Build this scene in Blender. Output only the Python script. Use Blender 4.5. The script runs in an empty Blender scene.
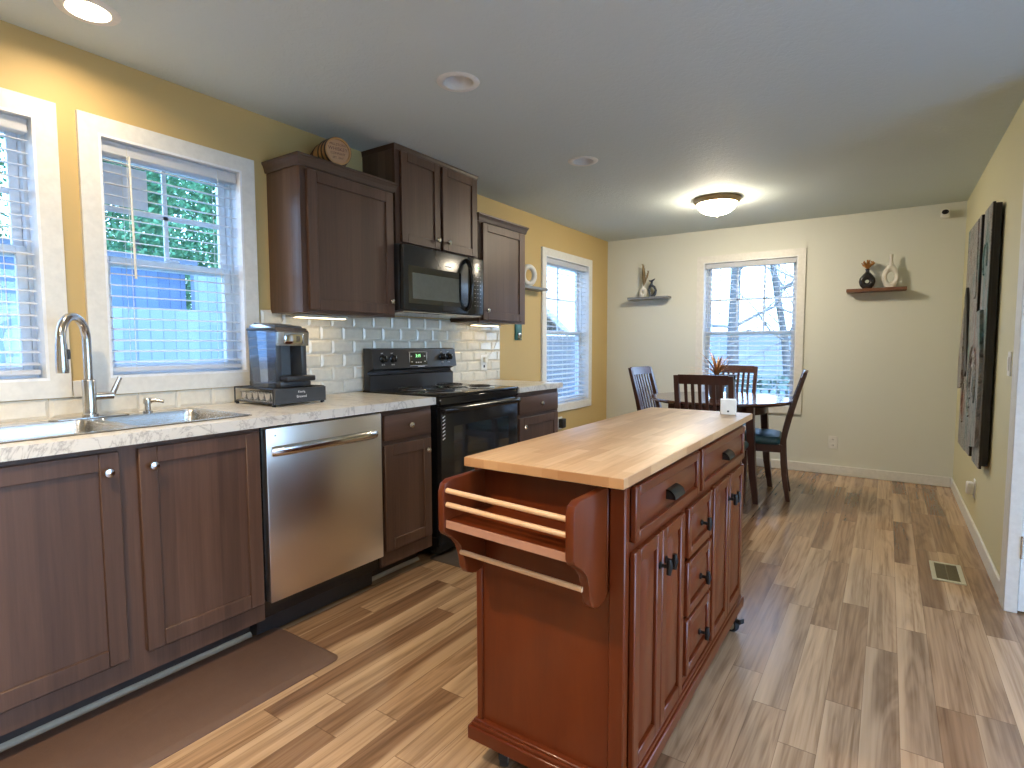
import bpy, bmesh, math, random
from mathutils import Vector, Matrix
random.seed(7)
PI = math.pi
S = bpy.context.scene
COL = S.collection

# ------------------------------------------------------------------ camera
def cam_setup():
    a, b, c = [math.radians(v) for v in (33.9812, 3.9939, 0.1399)]
    F = Vector((-math.sin(a)*math.cos(b), math.cos(a)*math.cos(b), -math.sin(b)))
    Rt = Vector((math.cos(a), math.sin(a), 0)); D = F.cross(Rt)
    r = math.cos(c)*Rt + math.sin(c)*D
    d = -math.sin(c)*Rt + math.cos(c)*D
    cd = bpy.data.cameras.new('camera'); cam = bpy.data.objects.new('camera', cd); COL.objects.link(cam)
    up = -d; back = -F
    cam.matrix_world = Matrix(((r.x, up.x, back.x, 2.6326), (r.y, up.y, back.y, 0.0), (r.z, up.z, back.z, 1.1896), (0, 0, 0, 1)))
    cd.sensor_width = 36; cd.lens = 556.87/1024*36; cd.clip_start = 0.05; cd.clip_end = 200
    S.camera = cam
cam_setup()

# ------------------------------------------------------------------ world, exposure
SKY = 8.5
w = bpy.data.worlds.new('sky'); S.world = w; w.use_nodes = True
nt = w.node_tree; nt.nodes.clear()
wo = nt.nodes.new('ShaderNodeOutputWorld'); bg = nt.nodes.new('ShaderNodeBackground')
tc = nt.nodes.new('ShaderNodeTexCoord'); sx = nt.nodes.new('ShaderNodeSeparateXYZ'); rp = nt.nodes.new('ShaderNodeValToRGB')
nt.links.new(tc.outputs['Generated'], sx.inputs[0]); nt.links.new(sx.outputs['Z'], rp.inputs[0])
rp.color_ramp.elements[0].position = 0.0; rp.color_ramp.elements[0].color = (0.55, 0.76, 1.0, 1)
rp.color_ramp.elements[1].position = 0.6; rp.color_ramp.elements[1].color = (0.28, 0.52, 1.0, 1)
nt.links.new(rp.outputs[0], bg.inputs[0]); bg.inputs[1].default_value = SKY
nt.links.new(bg.outputs[0], wo.inputs[0])
S.view_settings.view_transform = 'Standard'; S.view_settings.look = 'None'
S.view_settings.gamma = 1; S.view_settings.use_curve_mapping = False
S.view_settings.exposure = 0.22
sl = bpy.data.lights.new('sun', 'SUN'); sl.energy = 1.6; sl.angle = math.radians(1.5); sl.color = (1.0, 0.93, 0.82)
so_ = bpy.data.objects.new('sun', sl); COL.objects.link(so_); so_.rotation_euler = Vector((-0.48, 0.28, -0.88)).to_track_quat('-Z', 'Y').to_euler()
S.cycles.use_denoising = True
S.cycles.max_bounces = 10; S.cycles.transparent_max_bounces = 24
S.cycles.sample_clamp_indirect = 6
CAN_W = 30       # watts of one lit recessed lamp
DOME_L = 130      # radiance of the lit dome glass
WARM = (1.0, 0.78, 0.52)
NEUT = (1.0, 0.90, 0.78)

# ------------------------------------------------------------------ materials
def nmat(name):
    m = bpy.data.materials.new(name); m.use_nodes = True
    t = m.node_tree; return m, t, t.nodes['Principled BSDF']
def setp(b, col=None, rough=None, metal=None, spec=None, coat=None):
    if col: b.inputs['Base Color'].default_value = (*col, 1)
    if rough is not None: b.inputs['Roughness'].default_value = rough
    if metal is not None: b.inputs['Metallic'].default_value = metal
    if spec is not None: b.inputs['Specular IOR Level'].default_value = spec
    if coat is not None: b.inputs['Coat Weight'].default_value = coat; b.inputs['Coat Roughness'].default_value = 0.15
def coords(t, scale=(1, 1, 1), loc=(0, 0, 0), rot=(0, 0, 0)):
    c = t.nodes.new('ShaderNodeTexCoord'); mp = t.nodes.new('ShaderNodeMapping')
    mp.inputs['Scale'].default_value = scale; mp.inputs['Location'].default_value = loc; mp.inputs['Rotation'].default_value = rot
    t.links.new(c.outputs['Object'], mp.inputs[0]); return mp.outputs[0]
def noise(t, vec, scale, detail=4, rough=0.6, dist=0.0):
    n = t.nodes.new('ShaderNodeTexNoise'); n.inputs['Scale'].default_value = scale; n.inputs['Detail'].default_value = detail
    n.inputs['Roughness'].default_value = rough; n.inputs['Distortion'].default_value = dist
    t.links.new(vec, n.inputs['Vector']); return n
def ramp(t, fac, stops):
    r = t.nodes.new('ShaderNodeValToRGB'); e = r.color_ramp.elements
    while len(e) < len(stops): e.new(0.5)
    for i, (p, c) in enumerate(stops): e[i].position = p; e[i].color = (*c, 1)
    t.links.new(fac, r.inputs[0]); return r.outputs[0]
def bump(t, b, h, strength=0.1, dist=0.01):
    n = t.nodes.new('ShaderNodeBump'); n.inputs['Strength'].default_value = strength; n.inputs['Distance'].default_value = dist
    t.links.new(h, n.inputs['Height']); t.links.new(n.outputs[0], b.inputs['Normal'])
def math_(t, op, a, b=None, c=None):
    n = t.nodes.new('ShaderNodeMath'); n.operation = op
    for i, v in enumerate((a, b, c)):
        if v is None: continue
        if isinstance(v, (int, float)): n.inputs[i].default_value = v
        else: t.links.new(v, n.inputs[i])
    return n.outputs[0]
def mixc(t, fac, a, b, mode='MIX'):
    n = t.nodes.new('ShaderNodeMix'); n.data_type = 'RGBA'; n.blend_type = mode
    for i, v in ((0, fac), (6, a), (7, b)):
        if isinstance(v, (int, float)): n.inputs[i].default_value = v
        elif isinstance(v, tuple): n.inputs[i].default_value = (*v, 1)
        else: t.links.new(v, n.inputs[i])
    return n.outputs[2]
def plain(name, col, rough=0.5, metal=0.0, spec=0.5, coat=None, bmp=None):
    m, t, b = nmat(name); setp(b, col, rough, metal, spec, coat)
    n = noise(t, coords(t), 35, 3)
    c = ramp(t, n.outputs[0], [(0.3, tuple(v*0.94 for v in col)), (0.7, tuple(min(1, v*1.05) for v in col))])
    t.links.new(c, b.inputs['Base Color'])
    if bmp: bump(t, b, noise(t, coords(t), bmp[0], 4).outputs[0], bmp[1], 0.004)
    return m
def emit(name, col, s):
    m, t, b = nmat(name); setp(b, (0.8, 0.8, 0.8), 0.4)
    b.inputs['Emission Color'].default_value = (*col, 1); b.inputs['Emission Strength'].default_value = s; return m
def wood(name, c1, c2, grain='z', rough=0.4, fine=60, stretch=0.05, coat=0.0, band=None, spec=0.4):
    m, t, b = nmat(name)
    st = {'x': (stretch, 1, 1), 'y': (1, stretch, 1), 'z': (1, 1, stretch)}[grain]
    v = coords(t, st)
    n1 = noise(t, v, fine, 6, 0.65, 0.4); n2 = noise(t, v, fine*0.16, 3, 0.5, 1.0)
    f = math_(t, 'ADD', math_(t, 'MULTIPLY', n1.outputs[0], 0.5), math_(t, 'MULTIPLY', n2.outputs[0], 0.5))
    c = ramp(t, f, [(0.32, c2), (0.68, c1)])
    if band:
        axis, width, amt = band
        s = t.nodes.new('ShaderNodeSeparateXYZ'); t.links.new(coords(t), s.inputs[0])
        k = math_(t, 'FLOOR', math_(t, 'DIVIDE', s.outputs[axis], width))
        wn = t.nodes.new('ShaderNodeTexWhiteNoise'); wn.noise_dimensions = '1D'; t.links.new(k, wn.inputs['W'])
        g = math_(t, 'MULTIPLY_ADD', wn.outputs[0], amt, 1 - amt/2)
        cc = t.nodes.new('ShaderNodeCombineColor')
        for i in range(3): t.links.new(g, cc.inputs[i])
        c = mixc(t, 1.0, c, cc.outputs[0], 'MULTIPLY')
    t.links.new(c, b.inputs['Base Color']); setp(b, None, rough, 0, spec, coat)
    bump(t, b, n1.outputs[0], 0.06, 0.002)
    return m

def floor_mat():
    m, t, b = nmat('laminate_planks')
    c = t.nodes.new('ShaderNodeTexCoord'); s = t.nodes.new('ShaderNodeSeparateXYZ'); t.links.new(c.outputs['Object'], s.inputs[0])
    X = math_(t, 'ADD', s.outputs[0], 0.035); Y = s.outputs[1]
    W, L = 0.1015, 0.85
    row = math_(t, 'FLOOR', math_(t, 'DIVIDE', X, W))
    wn = t.nodes.new('ShaderNodeTexWhiteNoise'); wn.noise_dimensions = '1D'; t.links.new(row, wn.inputs['W'])
    ysh = math_(t, 'ADD', math_(t, 'DIVIDE', Y, L), math_(t, 'MULTIPLY', wn.outputs[0], 7.0))
    col = math_(t, 'FLOOR', ysh)
    cv = t.nodes.new('ShaderNodeCombineXYZ'); t.links.new(row, cv.inputs[0]); t.links.new(col, cv.inputs[1])
    w2 = t.nodes.new('ShaderNodeTexWhiteNoise'); w2.noise_dimensions = '2D'; t.links.new(cv.outputs[0], w2.inputs['Vector'])
    base = ramp(t, w2.outputs[0], [(0.0, (0.21, 0.120, 0.068)), (0.25, (0.29, 0.175, 0.098)), (0.5, (0.39, 0.252, 0.148)), (0.75, (0.50, 0.34, 0.205)), (1.0, (0.30, 0.20, 0.125))])
    # grain offset per board
    off = math_(t, 'MULTIPLY', w2.outputs[0], 37.0)
    gv = t.nodes.new('ShaderNodeCombineXYZ')
    t.links.new(math_(t, 'MULTIPLY', X, 1.0), gv.inputs[0]); t.links.new(math_(t, 'MULTIPLY', Y, 0.022), gv.inputs[1]); t.links.new(off, gv.inputs[2])
    n1 = noise(t, gv.outputs[0], 70, 5, 0.55, 0.2)
    gv2 = t.nodes.new('ShaderNodeCombineXYZ')
    t.links.new(X, gv2.inputs[0]); t.links.new(math_(t, 'MULTIPLY', Y, 0.09), gv2.inputs[1]); t.links.new(off, gv2.inputs[2])
    n2 = noise(t, gv2.outputs[0], 11, 3, 0.5, 1.2)
    wv = math_(t, 'PINGPONG', math_(t, 'MULTIPLY', n2.outputs[0], 9.0), 1.0)
    f = math_(t, 'ADD', math_(t, 'MULTIPLY', n1.outputs[0], 0.7), math_(t, 'MULTIPLY', wv, 0.18))
    g = ramp(t, f, [(0.28, (0.58, 0.54, 0.50)), (0.48, (0.95, 0.94, 0.92)), (0.72, (1.26, 1.25, 1.22))])
    cc = mixc(t, 1.0, base, g, 'MULTIPLY')
    # pale sapwood along one edge of some boards
    fr = math_(t, 'FRACT', math_(t, 'DIVIDE', X, W)); n3 = noise(t, gv2.outputs[0], 9, 2, 0.5, 0.3)
    e = math_(t, 'ADD', math_(t, 'MULTIPLY', math_(t, 'ABSOLUTE', math_(t, 'SUBTRACT', fr, w2.outputs[0])), 1.0), math_(t, 'MULTIPLY', math_(t, 'SUBTRACT', n3.outputs[0], 0.5), 1.5))
    mr = t.nodes.new('ShaderNodeMapRange'); mr.interpolation_type = 'SMOOTHSTEP'; mr.inputs['From Min'].default_value = 0.55; mr.inputs['From Max'].default_value = 0.85; mr.inputs['To Max'].default_value = 0.55
    t.links.new(e, mr.inputs['Value'])
    cc = mixc(t, mr.outputs[0], cc, (0.60, 0.42, 0.255))
    fx = math_(t, 'PINGPONG', X, W/2); seam1 = math_(t, 'LESS_THAN', math_(t, 'ABSOLUTE', math_(t, 'SUBTRACT', math_(t, 'FRACT', math_(t, 'DIVIDE', X, W)), 0.5)), 0.491)
    seam2 = math_(t, 'LESS_THAN', math_(t, 'ABSOLUTE', math_(t, 'SUBTRACT', math_(t, 'FRACT', ysh), 0.5)), 0.498)
    sm = math_(t, 'MULTIPLY', seam1, seam2)
    cc = mixc(t, math_(t, 'MULTIPLY_ADD', sm, 0.55, 0.45), (0.10, 0.055, 0.03), cc)
    t.links.new(cc, b.inputs['Base Color'])
    t.links.new(math_(t, 'MULTIPLY_ADD', n1.outputs[0], 0.14, 0.15), b.inputs['Roughness'])
    setp(b, spec=0.5)
    bump(t, b, math_(t, 'ADD', math_(t, 'MULTIPLY', n1.outputs[0], 0.25), sm), 0.12, 0.0012)
    return m
def butcher_mat():
    m, t, b = nmat('butcher_block')
    c = t.nodes.new('ShaderNodeTexCoord'); s = t.nodes.new('ShaderNodeSeparateXYZ'); t.links.new(c.outputs['Object'], s.inputs[0])
    X, Y = s.outputs[0], s.outputs[1]
    row = math_(t, 'FLOOR', math_(t, 'DIVIDE', X, 0.042))
    wn = t.nodes.new('ShaderNodeTexWhiteNoise'); wn.noise_dimensions = '1D'; t.links.new(row, wn.inputs['W'])
    col = math_(t, 'FLOOR', math_(t, 'ADD', math_(t, 'DIVIDE', Y, 0.23), math_(t, 'MULTIPLY', wn.outputs[0], 5.0)))
    cv = t.nodes.new('ShaderNodeCombineXYZ'); t.links.new(row, cv.inputs[0]); t.links.new(col, cv.inputs[1])
    w2 = t.nodes.new('ShaderNodeTexWhiteNoise'); w2.noise_dimensions = '2D'; t.links.new(cv.outputs[0], w2.inputs['Vector'])
    base = ramp(t, w2.outputs[0], [(0, (0.50, 0.31, 0.165)), (0.5, (0.58, 0.38, 0.215)), (1, (0.66, 0.46, 0.28))])
    n1 = noise(t, coords(t, (1, 0.07, 1)), 80, 5, 0.6, 0.3)
    g = ramp(t, n1.outputs[0], [(0.3, (0.86, 0.84, 0.80)), (0.7, (1.06, 1.06, 1.06))])
    t.links.new(mixc(t, 1.0, base, g, 'MULTIPLY'), b.inputs['Base Color']); setp(b, None, 0.42, 0, 0.5)
    return m
def counter_mat():
    m, t, b = nmat('marble_laminate')
    v = coords(t)
    n1 = noise(t, v, 5, 8, 0.65, 1.6); n2 = noise(t, v, 2.2, 6, 0.6, 2.2)
    d1 = math_(t, 'ABSOLUTE', math_(t, 'SUBTRACT', n1.outputs[0], 0.5)); d2 = math_(t, 'ABSOLUTE', math_(t, 'SUBTRACT', n2.outputs[0], 0.5))
    c = ramp(t, math_(t, 'MINIMUM', d1, math_(t, 'MULTIPLY', d2, 1.4)), [(0.0, (0.40, 0.37, 0.33)), (0.008, (0.58, 0.55, 0.49)), (0.03, (0.69, 0.66, 0.59)), (0.2, (0.74, 0.71, 0.64))])
    t.links.new(c, b.inputs['Base Color']); setp(b, None, 0.28, 0, 0.5); return m
def tree_leaf(name, a, c):
    m, t, b = nmat(name); n = noise(t, coords(t), 6, 3)
    t.links.new(ramp(t, n.outputs[0], [(0.3, a), (0.7, c)]), b.inputs['Base Color']); setp(b, None, 0.8, 0, 0.2); return m
def glass_mat(name='window_glass', tint=(0.93, 0.97, 1.0), gl=0.07):
    m = bpy.data.materials.new(name); m.use_nodes = True; t = m.node_tree; t.nodes.clear()
    o = t.nodes.new('ShaderNodeOutputMaterial'); tr = t.nodes.new('ShaderNodeBsdfTransparent'); g = t.nodes.new('ShaderNodeBsdfGlossy')
    mx = t.nodes.new('ShaderNodeMixShader'); lw = t.nodes.new('ShaderNodeLayerWeight'); lw.inputs[0].default_value = 0.25
    tr.inputs[0].default_value = (*tint, 1); g.inputs['Roughness'].default_value = 0.03
    f = math_(t, 'MULTIPLY_ADD', lw.outputs['Fresnel'], 0.6, gl*0.5)
    t.links.new(f, mx.inputs[0]); t.links.new(tr.outputs[0], mx.inputs[1]); t.links.new(g.outputs[0], mx.inputs[2]); t.links.new(mx.outputs[0], o.inputs[0])
    return m
def steel_mat(name, col=(0.62, 0.60, 0.57), rough=0.28, axis='y'):
    m, t, b = nmat(name); st = {'y': (1, 0.02, 1), 'z': (1, 1, 0.02), 'x': (0.02, 1, 1)}[axis]
    n = noise(t, coords(t, st), 220, 3, 0.6)
    t.links.new(math_(t, 'MULTIPLY_ADD', n.outputs[0], 0.14, rough-0.07), b.inputs['Roughness'])
    setp(b, col, None, 1.0); bump(t, b, n.outputs[0], 0.03, 0.0006); return m
def slat_mat():
    m, t, b = nmat('blind_white'); setp(b, (0.84, 0.85, 0.86), 0.4)
    o = t.nodes['Material Output']; tl = t.nodes.new('ShaderNodeBsdfTranslucent'); tl.inputs[0].default_value = (0.84, 0.88, 0.92, 1)
    mx = t.nodes.new('ShaderNodeMixShader'); mx.inputs[0].default_value = 0.45
    t.links.new(b.outputs[0], mx.inputs[1]); t.links.new(tl.outputs[0], mx.inputs[2]); t.links.new(mx.outputs[0], o.inputs[0]); return m
def art_mat():
    m, t, b = nmat('relief_paint')
    v = coords(t, (1, 1.6, 0.8)); n1 = noise(t, v, 7, 8, 0.7, 2.5); n2 = noise(t, v, 3, 3, 0.5, 1.0)
    c = ramp(t, n1.outputs[0], [(0.30, (0.03, 0.025, 0.022)), (0.42, (0.17, 0.15, 0.13)), (0.5, (0.34, 0.31, 0.27)), (0.56, (0.18, 0.20, 0.20)), (0.7, (0.46, 0.43, 0.38))])
    tint = ramp(t, n2.outputs[0], [(0.34, (0.35, 0.75, 0.78)), (0.45, (1, 1, 1)), (0.58, (1, 1, 1)), (0.68, (1.0, 0.62, 0.55))])
    t.links.new(mixc(t, 1.0, c, tint, 'MULTIPLY'), b.inputs['Base Color']); setp(b, None, 0.42, 0, 0.5)
    bump(t, b, noise(t, v, 16, 6, 0.7, 1.5).outputs[0], 0.9, 0.02); return m
def ceiling_mat():
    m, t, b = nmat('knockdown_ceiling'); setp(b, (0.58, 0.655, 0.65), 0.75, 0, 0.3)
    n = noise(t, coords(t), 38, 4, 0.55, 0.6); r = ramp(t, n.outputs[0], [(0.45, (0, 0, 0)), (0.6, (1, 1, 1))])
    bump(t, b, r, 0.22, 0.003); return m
def wall_mat(name, col):
    m, t, b = nmat(name); setp(b, col, 0.55, 0, 0.35)
    bump(t, b, noise(t, coords(t), 70, 4, 0.6).outputs[0], 0.06, 0.002); return m
def boards_mat(name, a, c, axis=1, width=0.14):
    m, t, b = nmat(name); s = t.nodes.new('ShaderNodeSeparateXYZ'); t.links.new(coords(t), s.inputs[0])
    k = math_(t, 'DIVIDE', s.outputs[axis], width)
    wn = t.nodes.new('ShaderNodeTexWhiteNoise'); wn.noise_dimensions = '1D'; t.links.new(math_(t, 'FLOOR', k), wn.inputs['W'])
    cc = ramp(t, wn.outputs[0], [(0, a), (1, c)])
    gap = math_(t, 'LESS_THAN', math_(t, 'FRACT', k), 0.92)
    t.links.new(mixc(t, math_(t, 'MULTIPLY_ADD', gap, 0.6, 0.4), tuple(v*0.3 for v in a), cc), b.inputs['Base Color']); setp(b, None, 0.8); return m

def edge_mat():
    m, t, b = nmat('varnished_edge_grain'); s = t.nodes.new('ShaderNodeSeparateXYZ'); t.links.new(coords(t), s.inputs[0])
    k = math_(t, 'FLOOR', math_(t, 'DIVIDE', math_(t, 'ADD', s.outputs[0], math_(t, 'MULTIPLY', s.outputs[1], 0.3)), 0.043))
    wn = t.nodes.new('ShaderNodeTexWhiteNoise'); wn.noise_dimensions = '1D'; t.links.new(k, wn.inputs['W'])
    t.links.new(ramp(t, wn.outputs[0], [(0, (0.40, 0.20, 0.085)), (1, (0.56, 0.33, 0.16))]), b.inputs['Base Color']); setp(b, None, 0.4); return m
M = dict(edge=edge_mat(),
    wall_y=wall_mat('ochre_paint', (0.55, 0.40, 0.17)), wall_c=wall_mat('cream_paint', (0.68, 0.70, 0.63)), wall_r=wall_mat('pale_yellow_paint', (0.62, 0.58, 0.36)),
    ceil=ceiling_mat(), floor=floor_mat(), white=plain('white_trim_paint', (0.72, 0.72, 0.68), 0.4), vinyl=plain('white_vinyl', (0.80, 0.83, 0.86), 0.35),
    slat=slat_mat(), cord=plain('cord_white', (0.8, 0.78, 0.7), 0.6), glass=glass_mat(),
    cab=wood('stained_oak', (0.120, 0.064, 0.041), (0.066, 0.033, 0.021), 'z', 0.45, 70, 0.04, band=(1, 0.075, 0.30)),
    cabh=wood('stained_oak_horizontal', (0.115, 0.061, 0.039), (0.066, 0.033, 0.021), 'y', 0.45, 70, 0.04),
    cabside=wood('stained_oak_side', (0.17, 0.105, 0.072), (0.09, 0.052, 0.036), 'z', 0.33, 40, 0.03, band=(0, 0.06, 0.5)),
    caby=wood('stained_oak_crown', (0.10, 0.06, 0.042), (0.065, 0.038, 0.027), 'y', 0.35, 70, 0.04),
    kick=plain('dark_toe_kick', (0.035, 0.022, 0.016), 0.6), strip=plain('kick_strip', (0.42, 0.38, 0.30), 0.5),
    counter=counter_mat(), tile=plain('cream_glazed_tile', (0.74, 0.71, 0.62), 0.12, 0, 0.6), grout=plain('grout', (0.62, 0.59, 0.52), 0.8),
    steel=steel_mat('brushed_steel_sink', (0.60, 0.59, 0.57), 0.26), dw=steel_mat('dishwasher_steel', (0.76, 0.71, 0.64), 0.32, 'z'), nickel=plain('satin_nickel', (0.68, 0.66, 0.62), 0.2, 1.0),
    faucet=steel_mat('faucet_nickel', (0.55, 0.54, 0.52), 0.22, 'z'),
    black=plain('black_enamel', (0.012, 0.012, 0.013), 0.16, 0, 0.5), mwblack=plain('microwave_front', (0.022, 0.022, 0.02), 0.24, 0, 0.5), blackm=plain('black_plastic', (0.02, 0.02, 0.022), 0.38), ovglass=plain('black_oven_glass', (0.02, 0.022, 0.024), 0.05, 0, 0.8),
    mwglass=plain('microwave_screen', (0.11, 0.12, 0.11), 0.12, 0, 0.8), chrome=plain('chrome', (0.75, 0.75, 0.75), 0.08, 1.0), coil=plain('burner_coil', (0.03, 0.03, 0.032), 0.35, 0.5),
    drip=plain('drip_pan_chrome', (0.6, 0.6, 0.6), 0.15, 1.0), whitemark=plain('white_print', (0.75, 0.75, 0.75), 0.5), green=emit('green_digits', (0.25, 1.0, 0.3), 1.6),
    cherry=wood('cherry_stain', (0.135, 0.026, 0.005), (0.088, 0.016, 0.004), 'z', 0.30, 30, 0.10, coat=0.12), cherryh=wood('cherry_stain_horizontal', (0.122, 0.024, 0.006), (0.088, 0.016, 0.004), 'y', 0.30, 30, 0.10, coat=0.12),
    butcher=butcher_mat(), dowel=wood('beech_dowel', (0.70, 0.48, 0.30), (0.60, 0.36, 0.19), 'x', 0.35, 50, 0.1), bronze=plain('black_bronze', (0.022, 0.022, 0.022), 0.32, 0.6),
    rubber=plain('rubber', (0.012, 0.012, 0.012), 0.7), hub=plain('caster_hub', (0.55, 0.50, 0.38), 0.4),
    esp=wood('espresso_wood', (0.085, 0.032, 0.022), (0.042, 0.018, 0.014), 'z', 0.28, 50, 0.06, coat=0.2), esph=wood('espresso_tabletop', (0.095, 0.038, 0.028), (0.05, 0.022, 0.018), 'x', 0.16, 50, 0.06, coat=0.5),
    teal=plain('teal_leather', (0.018, 0.075, 0.095), 0.45, 0, 0.5, bmp=(120, 0.1)), mat_b=plain('brown_anti_fatigue_mat', (0.115, 0.066, 0.045), 0.55, bmp=(160, 0.15)), mat_g=plain('grey_mat', (0.085, 0.068, 0.058), 0.6, bmp=(160, 0.15)),
    vent=plain('almond_metal', (0.48, 0.46, 0.33), 0.4), ventd=plain('vent_dark', (0.05, 0.042, 0.02), 0.6),
    shelf_b=wood('walnut_shelf', (0.22, 0.10, 0.055), (0.13, 0.055, 0.03), 'x', 0.4, 50, 0.08), shelf_g=plain('grey_shelf', (0.20, 0.21, 0.22), 0.4),
    cer_w=plain('white_ceramic', (0.74, 0.72, 0.66), 0.4), cer_b=plain('black_ceramic', (0.018, 0.016, 0.018), 0.22), cer_n=plain('navy_ceramic', (0.03, 0.04, 0.06), 0.2),
    dried=tree_leaf('dried_flower', (0.30, 0.13, 0.03), (0.55, 0.27, 0.08)), pampas=tree_leaf('pampas', (0.16, 0.12, 0.06), (0.36, 0.28, 0.17)), dleaf=tree_leaf('dry_leaf', (0.32, 0.15, 0.06), (0.50, 0.33, 0.20)),
    pot=plain('brown_pot', (0.10, 0.055, 0.042), 0.35), oak=wood('barrel_oak', (0.55, 0.30, 0.11), (0.42, 0.20, 0.065), 'x', 0.4, 45, 0.08), oakh=wood('barrel_head', (0.52, 0.31, 0.16), (0.44, 0.24, 0.12), 'z', 0.45, 45, 0.08),
    hoop=plain('dark_hoop', (0.055, 0.03, 0.018), 0.4, 0.4), brand=plain('burnt_lettering', (0.14, 0.05, 0.025), 0.6), plate=plain('switch_plate', (0.78, 0.78, 0.74), 0.35), slot=plain('slot_dark', (0.03, 0.03, 0.03), 0.6),
    art=art_mat(), artside=plain('black_canvas_edge', (0.014, 0.012, 0.010), 0.5), brass=plain('brushed_brass_ring', (0.50, 0.38, 0.22), 0.35, 0.6),
    tank=glass_mat('smoky_tank', (0.80, 0.86, 0.94), 0.25), grey=plain('grey_plastic', (0.16, 0.165, 0.17), 0.35), silver=plain('silver_plastic', (0.55, 0.55, 0.55), 0.22, 0.9), dgrey=plain('charcoal_plastic', (0.05, 0.055, 0.062), 0.35),
    dome=emit('lit_dome_glass', (1.0, 0.86, 0.66), DOME_L), bulb_on=emit('lit_lens', (1.0, 0.86, 0.66), 30), bulb_off=plain('frosted_lens', (0.62, 0.64, 0.66), 0.3), under=emit('lit_bar', (1.0, 0.72, 0.36), 10),
    paper=plain('paper', (0.8, 0.82, 0.85), 0.6), tealp=plain('teal_enamel', (0.03, 0.13, 0.12), 0.35), doorw=plain('door_white', (0.74, 0.79, 0.80), 0.4),
    bark=plain('bark', (0.13, 0.12, 0.11), 0.9), twig=plain('twig', (0.26, 0.24, 0.23), 0.9), grass=tree_leaf('grass', (0.10, 0.14, 0.05), (0.19, 0.22, 0.09)),
    leaf=tree_leaf('evergreen_leaf', (0.04, 0.17, 0.08), (0.16, 0.36, 0.18)), fence=boards_mat('grey_blue_boards', (0.18, 0.25, 0.34), (0.24, 0.32, 0.42), 1, 0.13), shed=boards_mat('blue_siding', (0.10, 0.16, 0.24), (0.14, 0.21, 0.30), 2, 0.14), shedv=boards_mat('blue_boards', (0.09, 0.15, 0.26), (0.12, 0.19, 0.32), 1, 0.14),
    roof=plain('blue_grey_shingle', (0.08, 0.11, 0.15), 0.8), siding=boards_mat('white_siding', (0.26, 0.28, 0.31), (0.30, 0.32, 0.35), 2, 0.16), hedge=tree_leaf('hedge_leaf', (0.07, 0.11, 0.08), (0.17, 0.22, 0.17)), shingle=plain('brown_shingle', (0.22, 0.18, 0.17), 0.9),
)

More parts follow.
